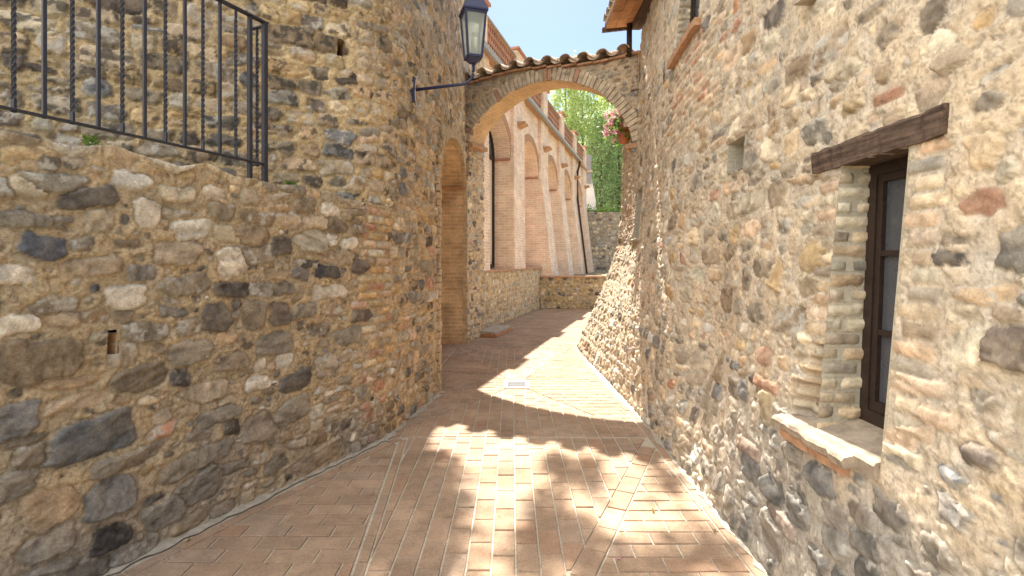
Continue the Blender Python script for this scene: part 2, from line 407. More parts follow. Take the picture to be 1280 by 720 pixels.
def wall_mesh(name, P, Nrm, h, col, drop=None, back=.3, parent=None, mat=None):
    """P: undisplaced grid (nu,nv,3); Nrm: outward normals; the front is displaced by h, back and rims close the slab"""
    nu, nv = h.shape
    front = P + Nrm * h[..., None]
    rear = P - Nrm * back
    idx = np.arange(nu * nv).reshape(nu, nv)
    q = np.stack([idx[:-1, :-1], idx[1:, :-1], idx[1:, 1:], idx[:-1, 1:]], -1)
    if drop is not None: q = q[~drop]
    q = q.reshape(-1, 4)
    su = np.unique(np.append(np.arange(0, nu, max(1, nu // 24)), nu - 1)); sv = np.unique(np.append(np.arange(0, nv, max(1, nv // 16)), nv - 1))
    nb = nu * nv
    rb = rear[np.ix_(su, sv)].reshape(-1, 3); ib = np.arange(len(su) * len(sv)).reshape(len(su), len(sv)) + nb
    qb = np.stack([ib[:-1, :-1], ib[:-1, 1:], ib[1:, 1:], ib[1:, :-1]], -1)
    if drop is not None:
        cu = (su[:-1] + su[1:]) // 2; cv = (sv[:-1] + sv[1:]) // 2
        qb = qb[~drop[np.ix_(np.clip(cu, 0, nu - 2), np.clip(cv, 0, nv - 2))]]
    qb = qb.reshape(-1, 4)
    # rims
    if not back: qb = qb[:0]
    loops = [idx[:, 0], idx[-1, :], idx[::-1, -1], idx[0, ::-1]]
    rim_v, rim_q, base = [], [], nb + len(rb)
    if not back: loops = []
    rf = rear.reshape(-1, 3)
    for lp in loops:
        n = len(lp); rim_v.append(rf[lp]); k = np.arange(n - 1)
        rim_q.append(np.stack([lp[:-1], base + k, base + k + 1, lp[1:]], -1)); base += n
    verts = np.concatenate([front.reshape(-1, 3), rb] + rim_v).astype(np.float32)
    quads = np.concatenate([q, qb] + rim_q) if (len(qb) or rim_q) else q
    quads = quads.astype(np.int32)
    me = bpy.data.meshes.new(name)
    me.vertices.add(len(verts)); me.vertices.foreach_set('co', verts.ravel())
    me.loops.add(quads.size); me.loops.foreach_set('vertex_index', quads.ravel())
    me.polygons.add(len(quads)); me.polygons.foreach_set('loop_start', np.arange(0, quads.size, 4, dtype=np.int32))
    sm = np.zeros(len(quads), bool); sm[:len(q)] = True
    me.polygons.foreach_set('use_smooth', sm)
    me.update(calc_edges=True)
    ca = me.color_attributes.new('col', 'FLOAT_COLOR', 'POINT')
    c4 = np.ones((len(verts), 4), np.float32); c4[:nu * nv, :3] = col.reshape(-1, 3); c4[nu * nv:, :3] = col.reshape(-1, 3).mean(0)
    ca.data.foreach_set('color', c4.ravel())
    me.validate()
    return link(name, me, mat or M['wall'], parent)

def spaced(*segs):
    out = []
    for a, b, d in segs: out.append(np.linspace(a, b, max(2, int(round((b - a) / d)) + 1))[:-1])
    out.append(np.array([segs[-1][1]])); return np.concatenate(out)

def path_eval(pts, s, soft=.25):
    pts = np.array(pts, float); seg = np.linalg.norm(np.diff(pts, axis=0), axis=1); cum = np.concatenate([[0], np.cumsum(seg)])
    def at(t):
        t2 = np.clip(t, 0, cum[-1]); x = np.interp(t2, cum, pts[:, 0]); y = np.interp(t2, cum, pts[:, 1]); return np.stack([x, y], -1)
    def sm(t): return (at(t - soft) + at(t + soft) + at(t) * 2 + at(t - soft / 2) * 2 + at(t + soft / 2) * 2) / 8
    def both(t):
        edge = np.minimum(t, cum[-1] - t); k = np.clip(edge / soft, 0, 1)[:, None]
        return sm(t) * k + at(t) * (1 - k)
    p = both(s); d = both(s + .01) - both(s - .01); d /= np.linalg.norm(d, axis=1)[:, None]
    return p, d, cum[-1]

def path_grid(pts, s, z, side=1, soft=.25, lean=0.0):
    p, d, L = path_eval(pts, s, soft)
    n = np.stack([d[:, 1], -d[:, 0]], -1) * side
    P = np.zeros((len(s), len(z), 3)); P[..., 0] = p[:, None, 0] - n[:, None, 0] * z[None] * lean; P[..., 1] = p[:, None, 1] - n[:, None, 1] * z[None] * lean; P[..., 2] = z[None]
    Nr = np.zeros_like(P); Nr[..., 0] = n[:, None, 0]; Nr[..., 1] = n[:, None, 1]
    return P, Nr

# ------------------------------------------------------------------ left: retaining wall under the terrace
rng = np.random.RandomState(11)
LW = [(-2.95, 1.0), (-1.18, 4.71)]
LWL = math.hypot(1.77, 3.71)
BP = [(-1.18, 4.71), (-.9, 6.4), (-.92, 10.15), (-.62, 11.2)]
AP = [(-4.75, 2.61), (-1.18, 4.71)]
_, _, BL = path_eval(BP, np.array([0.0])); _, _, AL = path_eval(AP, np.array([0.0]))
tower = empty('stone_building', (-2.6, 7.4, 0), label='tall rubble stone building with arched passage, on the left behind the iron lantern', cat='building')
def part(o, root):
    o.parent = root; o.matrix_parent_inverse = Matrix.LocRotScale(root.location, root.rotation_euler, None).inverted(); return o
def lw_px(x, y):
    u = (x - 640) / F_PX; w = (y - HZ) / F_PX
    Y = (-2.95 - .4771) / (u - .4771); return (Y - 1) * LWL / 3.71 - LWL, EYE - w * Y, Y
def feat(x, y, w, h, c, rot=0, p=3, r=.03, k=1.0, li=0, fn=lw_px):
    s0 = fn(x - w / 2, y)[0]; s1 = fn(x + w / 2, y)[0]; s, z, Y = fn(x, y)
    return dict(u=s, v=z, a=abs(s1 - s0) / 2, b=h / 2 * Y / F_PX, rot=rot, p=p, c=c, r=r, k=k, li=li)
FE = [(55, 318, 66, 32, 'blue'), (112, 260, 78, 34, 'dark', 0, 6), (120, 343, 82, 28, 'warmgrey'), (118, 548, 118, 56, 'bluegrey', .10, 3, .04, .8), (140, 672, 50, 36, 'black'),
      (22, 525, 70, 50, 'bluegrey', .05), (30, 288, 130, 20, 'grey', 0, 4), (235, 360, 72, 26, 'grey', 0, 2.4, .03, 1, 1), (290, 333, 40, 36, 'white'), (185, 278, 38, 36, 'white', 0, 3, .03, .85),
      (158, 378, 52, 28, 'white', 0, 5), (270, 400, 40, 38, 'dark', 0, 2.6), (350, 393, 30, 32, 'dark', 0, 6), (318, 395, 28, 38, 'grey', 0, 5, .03, .8), (410, 341, 30, 20, 'black', 0, 8), (413, 366, 42, 20, 'white', 0, 6, .02, .85),
      (238, 443, 56, 36, 'grey', 0, 3), (372, 476, 42, 28, 'dark', .1), (367, 513, 48, 34, 'grey', .1), (245, 575, 98, 26, 'grey', .12, 3.5, .04, .9), (160, 577, 100, 24, 'grey', .08, 3.5), (250, 608, 68, 40, 'grey', .12, 3), (138, 622, 72, 50, 'bluegrey', .12),
      (62, 634, 76, 54, 'tan', .15), (50, 455, 116, 54, 'brown', 0, 4, .035, .9), (345, 430, 50, 30, 'grey'), (322, 480, 36, 20, 'white', 0, 4), (203, 497, 24, 14, 'white'), (195, 500, 44, 14, 'pale'), (75, 245, 110, 26, 'grey', 0, 3, .03, 1, 1),
      (70, 385, 70, 28, 'grey', 0, 2.3, .03, 1, 1), (165, 242, 52, 22, 'white', 0, 4, .03, .9), (222, 253, 48, 22, 'pale', 0, 5), (268, 255, 36, 22, 'white', 0, 3, .03, .8), (92, 195, 60, 36, 'white', 0, 5, .04, .85), (217, 212, 68, 26, 'white', .0, 5, .04, .9), (283, 226, 56, 22, 'pale', 0, 5, .03),
      (30, 250, 60, 26, 'pale'), (450, 333, 24, 20, 'dark'), (318, 300, 42, 30, 'grey', 0, 3), (390, 305, 38, 34, 'tan', 0, 2.3), (352, 312, 26, 26, 'dark', 0, 5), (222, 322, 60, 34, 'warmgrey', 0, 5), (20, 605, 60, 40, 'grey', .1), (40, 570, 44, 34, 'grey', .05, 3, .03, 1, 1),
      (275, 520, 60, 22, 'grey', .08), (210, 640, 60, 36, 'grey', .15), (60, 680, 80, 40, 'warmgrey', .15), (325, 535, 44, 36, 'grey', .1), (400, 570, 60, 26, 'warmgrey', .25, 5), (436, 420, 36, 24, 'grey'), (395, 548, 28, 16, 'brown'), (452, 395, 30, 18, 'dark')]
feats = [feat(*f[:5], *(f[5:] if len(f) > 5 else ())) for f in FE]
for f, src in zip(feats, FE):
    f['r'] *= .6
    f['li'] = .95 if len(src) > 9 else .65
def clear(stones, feats, extra=1.15):
    out = []
    for s in stones:
        ok = True
        for f in feats:
            if abs(s['u'] - f['u']) / (f['a'] + .45 * s['a']) < 1 and abs(s['v'] - f['v']) / (f['b'] + .45 * s['b']) < 1: ok = False; break
        if ok: out.append(s)
    return out
base_pal = ['grey', 'warmgrey', 'brown', 'dark', 'bluegrey', 'white', 'tan', 'ochre', 'pale', 'brick']
# stones: u = 0 is the corner; the low wall (z < 2.15) and the upper terrace face lie at u < 0, the lane face at u > 0
def setli(lst, dark, white):
    for q in lst:
        r_ = rng.rand(); q['li'] = .3 if r_ < dark else (.95 if r_ > 1 - white else .65)
    return lst
SZ = 2.15
wl = [5, 5, 3, 1.6, 1.2, 1.3, 3, 1.2, 1.2, .25]
low_st = clear(rows(rng, -LWL - .2, -.25, 0, 2.25, .07, .17, 1.1, 2.6, base_pal, wl, rot=.1, relief=(.004, .02), p=(2.4, 6), fill=(.9, 1.08), gap=.003), feats)
low_st = [q for q in low_st if q['u'] + q['a'] < -.2]
corner = bricks(rng, -.34, .22, .55, SZ, c=('brick', 'brickpale', 'ochre', 'tan', 'pale'), h=.075, ragged=.13) + rows(rng, -.34, .25, 0, .58, .08, .13, 1, 1.8, base_pal, [3, 3, 3, 1, 1, 1, 3, 2, 2, 2])
corner = clear(corner, feats)
bpal, bwt = ['grey', 'warmgrey', 'tan', 'ochre', 'pale', 'bluegrey', 'brick', 'brickpale', 'dark'], [3, 4, 4, 4, 4, 1.2, .5, 1.5, .5]
b_st = [q for q in rows(rng, .2, BL + .2, 0, 7.9, .085, .16, 1.0, 2.3, bpal, bwt, rot=.08, relief=(.005, .022), fill=(.9, 1.08), gap=.004, p=(2.3, 5.5)) if q['u'] - q['a'] > .16]
a_st = [q for q in rows(rng, -AL - .1, -.2, SZ, 7.9, .085, .15, 1.0, 2.6, ['grey', 'warmgrey', 'tan', 'ochre', 'dark', 'bluegrey', 'pale', 'brown'], [4, 4, 3, 3.5, 2, 1, 1.5, 2], rot=.07, relief=(.006, .026), fill=(.9, 1.08), gap=.004, p=(2.3, 5.5)) if q['u'] + q['a'] < -.12]
corner_up = rows(rng, -.22, .2, SZ, 7.9, .09, .16, 1.2, 2.4, ['warmgrey', 'tan', 'pale', 'ochre', 'brickpale', 'grey'], [4, 3, 2, 2, 1, 3], relief=(.008, .02), p=(3, 6), fill=(.9, 1.08), gap=.004)
setli(low_st, 0, .35); setli(corner, 0, .2); setli(b_st, .15, .3); setli(a_st, .6, .35); setli(corner_up, .25, .3)
S2 = feats + low_st + corner + b_st
S2 = fill_gaps(rng, S2, -LWL, -.2, .03, SZ, 9000, .05, .10, base_pal, wl); S2 = fill_gaps(rng, S2, -2.6, -.1, .03, SZ, 9000, .02, .05, base_pal, wl)
S2 = fill_gaps(rng, S2, .1, 3.0, .02, SZ + .2, 5000, .03, .08, bpal, bwt)
S1 = b_st + corner_up + a_st + [q for q in S2[len(feats) + len(low_st) + len(corner) + len(b_st):] if q['u'] > .1 and q['v'] > 1.9]
S1 = fill_gaps(rng, S1, .1, 3.0, SZ - .1, 5, 5000, .03, .08, bpal, bwt); S1 = fill_gaps(rng, S1, -AL + .8, -.1, SZ, 4.6, 7000, .03, .09, ['grey', 'warmgrey', 'tan', 'dark', 'brown'], [4, 4, 3, 2, 2])
c_low, c_b, c_a = (np.array(q, np.float32) for q in ((.50, .39, .255), (.67, .515, .33), (.56, .43, .255)))
def mort_mix(c0): return lambda U: c0 * (1 - sst(-.5, .9, U))[..., None] + c_b * sst(-.5, .9, U)[..., None]
ub = spaced((0, 2.0, .012), (2.0, BL, .024))
DOOR = [(6.44, 0), (6.44, 2.5), (6.47, 2.8), (6.58, 3.02), (6.86, 3.22), (7.25, 3.38), (7.68, 3.5), (8.2, 3.6), (8.73, 3.635), (9.2, 3.62), (9.6, 3.55), (9.95, 3.4), (10.1, 3.2), (10.13, 3.0), (10.13, 0)]
def inside(poly, x, y):
    r = np.zeros(np.broadcast(x, y).shape, bool); n = len(poly)
    for i in range(n):
        x0, y0 = poly[i]; x1, y1 = poly[(i + 1) % n]
        cond = ((y0 > y) != (y1 > y))
        with np.errstate(divide='ignore', invalid='ignore'): xi = (x1 - x0) * (y - y0) / ((y1 - y0) or 1e-9) + x0
        r ^= cond & (x < xi)
    return r
def mids(a): return (a[:-1] + a[1:]) / 2
# lower band: retaining wall and foot of the lane wall share one coursed face round the corner
un = spaced((-LWL, -LWL + 1.2, .02), (-LWL + 1.2, 0, .0085)); uc = np.concatenate([un[:-1], ub]); k0 = len(un) - 1
vc = spaced((0, SZ, .0086))
h, c = stone_field(uc, vc, S2, mort_mix(c_low), 200, lich=.3, wash=.25, mort_amp=.013, lichdark=.5)
UU, VV = np.meshgrid(uc, vc, indexing='ij'); dirt = (sst(1.1, .1, VV) * sst(.2, -.4, UU) * np.clip(fbm(UU, VV, 1.6, 140, 4) * 2.4 - .75, 0, 1) * .75)[..., None]
lum = c.mean(-1, keepdims=True); c = c * (1 - dirt) + np.concatenate([lum * .80, lum * .76, lum * .70], -1) * dirt
P, Nr = path_grid(LW + BP[1:], uc + LWL, vc, soft=.3)
topn = np.interp(uc, np.linspace(-LWL, -.3, 23), np.random.RandomState(5).uniform(-.03, .05, 23)) * sst(-.1, -.5, uc)
P[..., 2] += (topn - .038 * np.minimum(uc, 0))[:, None] * (vc[None] / SZ) ** 3
hole = lw_px(140, 432)[:2]
fu, fv = mids(uc), mids(vc)
dropl = (np.abs(fu[:, None] - hole[0]) < .022) & (np.abs(fv[None] - hole[1]) < .062)
low = wall_mesh('retaining_wall', P[:k0 + 1], Nr[:k0 + 1], h[:k0 + 1], c[:k0 + 1], drop=dropl[:k0], back=.4)
tag(low, 'low rubble wall of dark river stones in sandy mortar under the iron railing', 'wall')
Yb = mids(P[k0:, 0, 1]); dd = inside(DOOR, Yb[:, None], fv[None])
part(wall_mesh('lane_wall', P[k0:], Nr[k0:], h[k0:], c[k0:], drop=dd, back=0), tower)
# upper band: terrace face and the rest of the lane face
un = spaced((-AL, 0, .011)); uc = np.concatenate([un[:-1], ub]); k1 = len(un) - 1
vc = spaced((SZ, 4.6, .0118), (4.6, 7.8, .036))
h, c = stone_field(uc, vc, S1, mort_mix(c_a), 200, lich=.3, wash=.35, mort_amp=.013, lichdark=.5)
P, Nr = path_grid(AP + BP[1:], uc + AL, vc, soft=.3)
def px_A(x, y):
    u = (x - 640) / F_PX; w = (y - HZ) / F_PX
    Y = (-4.75 - 1.7 * 2.61) / (u - 1.7); return (Y - 2.61) * AL / 2.1 - AL, EYE - w * Y
hs = px_A(425, 60)
fu, fv = mids(uc), mids(vc)
dropa = ((np.abs(fu[:, None] - hs[0]) < .03) & (np.abs(fv[None] - hs[1]) < .07)) | ((fu[:, None] < 1.55) & (fv[None] > 5.2))
part(wall_mesh('terrace_wall', P[:k1 + 1], Nr[:k1 + 1], h[:k1 + 1], c[:k1 + 1], drop=dropa[:k1], back=0), tower)
Yb = mids(P[k1:, 0, 1]); dd = inside(DOOR, Yb[:, None], fv[None])
part(wall_mesh('lane_wall', P[k1:], Nr[k1:], h[k1:], c[k1:], drop=dd | dropa[k1:], back=0), tower)
hp, hd, _ = path_eval(LW, np.array([hole[0] + LWL])); hd = hd[0]; hn = Vector((hd[1], -hd[0], 0)); hp = Vector((*hp[0], hole[1])); hd = Vector((*hd, 0))
mb = MB()
c4 = [hp + hd * a + Vector((0, 0, b)) for a, b in ((-.026, -.066), (.026, -.066), (.026, .066), (-.026, .066))]
c5 = [p - hn * .25 for p in c4]
for i in range(4): mb.poly([c4[i], c5[i], c5[(i + 1) % 4], c4[(i + 1) % 4]])
mb.poly(c5[::-1])
mb.build('drain_hole', M['reveal'], low)

# terrace fill behind the low wall
mb = MB(); mb.prism([(-3.0, 1.0, 2.13), (-1.24, 4.70, 2.13), (-4.75, 2.85, 2.13), (-5.6, 1.2, 2.13)], (0, 0, -.2))
tag(mb.build('terrace', M['earth']), kind='structure')

# ------------------------------------------------------------------ left: tall stone building
# passage behind the door arch: side walls, barrel vault, back wall, moulding
def bx(Y):
    ys = path_eval(BP, np.linspace(0, BL, 400))[0]; return float(np.interp(Y, ys[:, 1], ys[:, 0]))
mb = MB(); D = DOOR
acc = 0
for i in range(len(D) - 1):
    (y0, z0), (y1, z1) = D[i], D[i + 1]; L = math.hypot(y1 - y0, z1 - z0)
    a = (bx(y0) + .004, y0, z0); b = (bx(y1) + .004, y1, z1); d = (-2.3, y0, z0); e = (-2.3, y1, z1)
    mb.poly([a, b, e, d], uv=[(a[0], acc), (b[0], acc + L), (-2.3, acc + L), (-2.3, acc)]); acc += L
mb.poly([(-2.3, y, z) for y, z in D])
part(mb.build('passage', M['reveal']), tower)
mb = MB(); mb.box(-2.25, -.90, 10.07, 10.128, 3.04, 3.085)
part(mb.build('moulding', M['sillbrick']), tower)
mb = MB(); acc = 0; pts = [Vector((bx(y), y, z)) for y, z in D[1:-1]]
def resample(pts, step):
    cum = [0]
    for i in range(1, len(pts)): cum.append(cum[-1] + (pts[i] - pts[i - 1]).length)
    n = max(2, int(cum[-1] / step)); out = []
    for k in range(n + 1):
        t = cum[-1] * k / n; i = max(0, min(len(pts) - 2, next((j for j in range(len(cum) - 1) if cum[j + 1] >= t), len(pts) - 2)))
        f = (t - cum[i]) / max(1e-6, cum[i + 1] - cum[i]); out.append(pts[i].lerp(pts[i + 1], f))
    return out
full = [Vector((bx(y), y, z)) for y, z in D]
rp = resample(full, .085); rr = random.Random(3)
for i in range(len(rp) - 1):
    a, b = rp[i], rp[i + 1]; t = (b - a).normalized(); nrm = Vector((0, t.z, -t.y)) * -1
    if nrm.dot(Vector((0, 8.3, 2)) - a) > 0: nrm = -nrm
    a = a + t * .005; b = b - t * .005
    o = nrm * (.13 + rr.uniform(-.02, .05)) ; x = Vector((.016 + rr.uniform(0, .012), 0, 0)); ii = nrm * -.012
    mb.hexa([a + ii - x * 3, b + ii - x * 3, b + o - x * 3, a + o - x * 3, a + ii + x, b + ii + x, b + o + x, a + o + x])
part(mb.build('arch_ring', mat_plain('pale_arch_brick', (.50, .38, .24), .9, .35, 9, bs=.6, bd=.006), bevel=.004), tower)

hp, hd, _ = path_eval(AP, np.array([hs[0] + AL])); hd = Vector((*hd[0], 0)); hn = Vector((hd.y, -hd.x, 0)); hp = Vector((*hp[0], hs[1]))
mb = MB(); c4 = [hp + hd * a + Vector((0, 0, b)) for a, b in ((-.034, -.075), (.034, -.075), (.034, .075), (-.034, .075))]; c5 = [p - hn * .3 for p in c4]
for i in range(4): mb.poly([c4[i], c5[i], c5[(i + 1) % 4], c4[(i + 1) % 4]])
mb.poly(c5[::-1]); part(mb.build('putlog_hole', M['reveal']), tower)
# hidden sides and roof of the building
mb = MB(); body = [(-4.7, 2.95), (-1.45, 4.9), (-1.18, 6.4), (-1.2, 6.42), (-2.33, 6.43), (-2.33, 10.15), (-1.2, 10.2), (-.95, 11.15), (-4.3, 11.15), (-5.2, 7)]
mb.prism([(x, y, 3.75) for x, y in [(-4.7, 2.95), (-1.45, 4.9), (-1.2, 6.19), (-5.2, 6.19)]], (0, 0, 1.4)); mb.prism([(x, y, 3.75) for x, y in [(-1.02, 6.2), (-1.2, 10.15), (-.9, 11.15), (-4.3, 11.15), (-5.2, 7), (-5.2, 6.2)]], (0, 0, 4.0))
mb.prism([(x, y, 0) for x, y in [(-2.4, 6.3), (-2.4, 11.15), (-4.3, 11.15), (-5.2, 7), (-4.7, 3)]], (0, 0, 3.7))
part(mb.build('inner_wall', M['arch_stone']), tower)
mb = MB(); mb.prism([(x, y, 5.2) for x, y in [(-4.95, 2.35), (-.98, 4.62), (-.76, 6.18), (-5.3, 6.18)]], (0, 0, .1)); mb.prism([(x, y, 7.8) for x, y in [(-5.3, 6.1), (-.72, 6.1), (-.68, 6.4), (-.7, 10.1), (-.4, 11.3), (-4.4, 11.3), (-5.4, 7)]], (0, 0, .14))
part(mb.build('roof', M['tile']), tower)

# ------------------------------------------------------------------ right: stone house with battered wall
house = empty('stone_house', (3.5, 4, 0), label='rubble stone house with leaning wall on the right, small dark windows and tiled eaves', cat='house')
def xr(Y, Z):
    Y = np.asarray(Y, float); Z = np.asarray(Z, float)
    near = 1.35 + .09 * Z
    by = np.interp(Y, [5.4, 6.2, 7.7, 9.6, 10.5], [1.35, 1.275, 1.235, 1.21, 1.2])
    far = by + np.where(Z < 1.9, .43 * Z, .817 + .03 * (Z - 1.9))
    # round the knee of the batter
    far = far - .05 * np.exp(-((Z - 1.9) / .35) ** 2)
    w = sst(4.3, 9.4, Y)
    near = near + .16 * np.minimum(Z, 1.0) * np.exp(-((Y - 3.95) / .5) ** 2) * np.where(Z > 1, np.exp(-((Z - 1) / .9) ** 2), 1)
    return near * (1 - w) + far * w
def px_R(x, y):
    u = (x - 640) / F_PX; w = (y - HZ) / F_PX
    Y = 1.4985 / (u + .09 * w)
    for _ in range(8):
        Z = EYE - w * Y; Y = .5 * Y + .5 * float(xr(Y, Z)) / u
    return Y, EYE - w * Y, Y
rng = np.random.RandomState(47)
W1 = (1.97, 2.38, .84, 2.09); W2 = (4.66, 5.52, 3.82, 5.15); NI = (3.44, 3.72, 2.27, 2.49); N2 = (7.5, 8.1, 1.98, 2.75)
HY1 = 9.62
uc = np.unique(np.round(np.concatenate([spaced((.6, .95, .03), (.95, 3.4, .0088), (3.4, 5.6, .0125), (5.6, HY1, .022)), [W1[0], W1[1], W2[0], W2[1], NI[0], NI[1], N2[0], N2[1]]]), 5))
vc = np.unique(np.round(np.concatenate([spaced((0, 2.6, .0095), (2.6, 4.2, .0155), (4.2, 5.6, .03)), [W1[2], W1[3], W2[2], W2[3], NI[2], NI[3], N2[2], N2[3]]]), 5))
lower = rows(rng, .5, HY1 + .1, 0, .95, .09, .17, 1.0, 2.0, ['bluegrey', 'grey', 'warmgrey', 'dark', 'pale', 'tan', 'brick', 'white'], [4, 5, 4, 1.0, 3, 2, .5, 1.2], rot=.12, relief=(.006, .02), p=(2.4, 5.5), fill=(.82, 1.05), gap=.005)
upper = rows(rng, .5, HY1 + .1, .95, 5.7, .085, .2, 1.0, 2.2, ['warmgrey', 'pale', 'tan', 'ochre', 'white', 'grey', 'brickpale', 'brick', 'dark', 'brown'], [4, 5, 4, 2, 2, 2.5, 1.2, .7, .35, .6], rot=.14, relief=(.001, .011), p=(2.3, 6), fill=(.72, 1.06), gap=.005)
RF = [(1265, 440, 90, 66, 'dark', 0, 3, .03, 1.2), (1225, 572, 62, 38, 'dark', 0, 2.6, .03, 1.4), (1195, 640, 60, 56, 'bluegrey', 0, 3, .03, 1.3), (1078, 678, 40, 40, 'bluegrey'), (1120, 595, 60, 36, 'white', -.5, 3, .035, .75), (1040, 560, 40, 34, 'grey'), (1075, 643, 40, 30, 'brown'),
      (1110, 635, 44, 38, 'bluegrey', -.4), (1025, 600, 44, 40, 'bluegrey'), (965, 665, 34, 50, 'tan'), (1235, 185, 56, 60, 'pale', .5, 2.6, .05, 1.1), (1262, 210, 40, 40, 'pale'), (1195, 165, 30, 20, 'pale'), (1200, 70, 60, 40, 'warmgrey', .5, 2.5, .04), (1090, 15, 60, 22, 'grey', .4), (1065, 132, 30, 24, 'ochre', .3, 2.5, .03, .8),
      (1245, 45, 34, 20, 'grey', .4), (1110, 120, 40, 16, 'brick', .45, 6, .015, .8), (1022, 99, 22, 16, 'dark', .5), (955, 335, 30, 30, 'brown', 0, 2.4, .02), (970, 345, 20, 40, 'ochre'), (960, 510, 20, 44, 'ochre', 0, 5), (957, 480, 34, 16, 'brick', -.25, 7), (935, 560, 30, 20, 'brick', -.5, 7), (975, 650, 40, 24, 'brick', -.7, 7),
      (1150, 480, 70, 22, 'brickpale', -.35, 8, .015, 1.05), (1165, 520, 60, 24, 'brickpale', -.4, 8, .015, .95), (1125, 568, 56, 22, 'pale', -.5, 8, .02, 1.15), (1140, 535, 50, 22, 'brickpale', -.4, 8, .015)]
RF = [(*f[:5], 0.0, 9 if f[4] in ('brickpale', 'brick') or (len(f) > 6 and f[6] >= 7) else (f[6] if len(f) > 6 else 3), *f[7:]) for f in RF]
rfe = [feat(*f[:5], *(f[5:] if len(f) > 5 else ()), fn=px_R) for f in RF]
for f in rfe: f['r'] *= .55; f['p'] = max(f['p'], 3.2)
for q in lower:
    if q['u'] > 5.2 and q['c'] in ('dark', 'bluegrey', 'grey') and rng.rand() < .7: q['c'] = ('tan', 'pale', 'warmgrey')[rng.randint(3)]
    if q['u'] < 3.4 and q['c'] in ('pale', 'tan', 'white') and rng.rand() < .55: q['c'] = ('grey', 'bluegrey', 'warmgrey')[rng.randint(3)]
jamb = bricks(rng, W1[0] - .20, W1[0] + .02, .88, 2.1, c=('pale', 'brickpale', 'warmgrey'), relief=(.002, .006), ragged=.07) + bricks(rng, W1[1] - .02, W1[1] + .17, .88, 2.1, c=('pale', 'brickpale', 'warmgrey', 'pale'), relief=(.002, .006), ragged=.05)
jamb += bricks(rng, 4.0, 5.75, 2.75, 3.72, c=('brick', 'brickpale', 'tan', 'pale'), relief=(.003, .010), ragged=.3)
jamb += bricks(rng, 2.42, 2.66, .88, 1.28, c=('pale', 'brickpale'), relief=(.008, .014))
jamb += bricks(rng, NI[0] - .08, NI[1] + .08, NI[3] + .005, NI[3] + .08, c=('pale', 'tan'))
up = [s for s in clear(lower + upper, rfe) if not (W1[0] - .15 < s['u'] < W1[1] + .13 and W1[2] - .1 < s['v'] < 2.25) and not (4.0 < s['u'] < 5.7 and 2.8 < s['v'] < 3.7 and rng.rand() < .8)]
W_ = W1; allr = [s for s in fill_gaps(rng, rfe + jamb + up, 1.2, 4.5, .03, .95, 7000, .025, .09, ['bluegrey', 'grey', 'warmgrey', 'dark', 'pale', 'tan', 'brick'], [4, 5, 4, 1, 3, 2, .6], (.004, .014))]
allr = fill_gaps(rng, allr, 1.3, 4.2, .9, 3.2, 7000, .03, .10, ['warmgrey', 'pale', 'tan', 'grey', 'white', 'brickpale', 'ochre'], [4, 5, 4, 3, 1.5, 1, 1], (.001, .008))
allr = [q for q in allr if q['p'] > 8 or not (W_[0] - .12 < q['u'] < W_[1] + .12 and W_[2] < q['v'] < 2.2)]
h, c = stone_field(uc, vc, allr, (.60, .50, .375), 400, lich=.4, wash=.6, mort_amp=.010, wob=.015, edge=.022, dustk=.28, groove=.008, mfine=.6)
UU, VV = np.meshgrid(uc, vc, indexing='ij')
foot_grey = (sst(1.0, .35, VV + (fbm(UU, VV, 2.0, 440, 4) - .5) * .9) * sst(4.2, 2.9, UU) * .8)[..., None]  # greyer, darker colour towards the near foot of the wall, with a ragged edge
lum = c.mean(-1, keepdims=True); c = c * (1 - foot_grey) + np.concatenate([lum * .80, lum * .75, lum * .66], -1) * foot_grey
# broken, stepped splay at the lower far side of the window
stepw = np.clip((1.30 - np.floor((VV - .84) / .068) * .068 - .84) / .42, 0, 1) * .24
inside_s = (UU > W1[1] - .001) & (UU < W1[1] + stepw) & (VV > .86) & (VV < 1.28)
h = h - np.where(inside_s, .10, 0)
P = np.zeros((len(uc), len(vc), 3)); P[..., 0] = xr(UU, VV); P[..., 1] = UU; P[..., 2] = VV
Nr = np.cross(np.gradient(P, axis=0), np.gradient(P, axis=1)); Nr /= np.linalg.norm(Nr, axis=-1, keepdims=True)
Nr[Nr[..., 0] > 0] *= -1
fu = ((uc[:-1] + uc[1:]) / 2)[:, None]; fv = ((vc[:-1] + vc[1:]) / 2)[None]
drop = np.zeros((len(uc) - 1, len(vc) - 1), bool)
for o in (W1, W2, NI, N2): drop |= (fu > o[0]) & (fu < o[1]) & (fv > o[2]) & (fv < o[3])
# the wall beyond the eaves is lower
drop |= (fu > 8.35) & (fv > 4.55 + 0 * fu)
hw = wall_mesh('lane_wall', P, Nr, h, c, drop=drop, back=0, mat=M['wallsoft'])
part(hw, house)
def recess(o, depth, name, mat, proud=.012, floor=True):
    y0, y1, z0, z1 = o; mb = MB()
    f = lambda y, z: (float(xr(y, z)) - proud, y, z)
    bk = lambda y, z: (float(xr((y0 + y1) / 2, (z0 + z1) / 2)) + depth, y, z)
    q = [(y0, z0), (y1, z0), (y1, z1), (y0, z1)]
    for i in range(4):
        a, b = q[i], q[(i + 1) % 4]; mb.poly([f(*a), f(*b), bk(*b), bk(*a)])
    mb.poly([bk(*p) for p in q])
    return part(mb.build(name, mat), house)
recess(NI, .26, 'niche', M['brick_pale']); recess(N2, .3, 'niche', M['brick_pale'])
recess(W1, .42, 'window_reveal', M['brick_pale'], .01); recess(W2, .42, 'window_reveal', M['brick_pale'], .01)

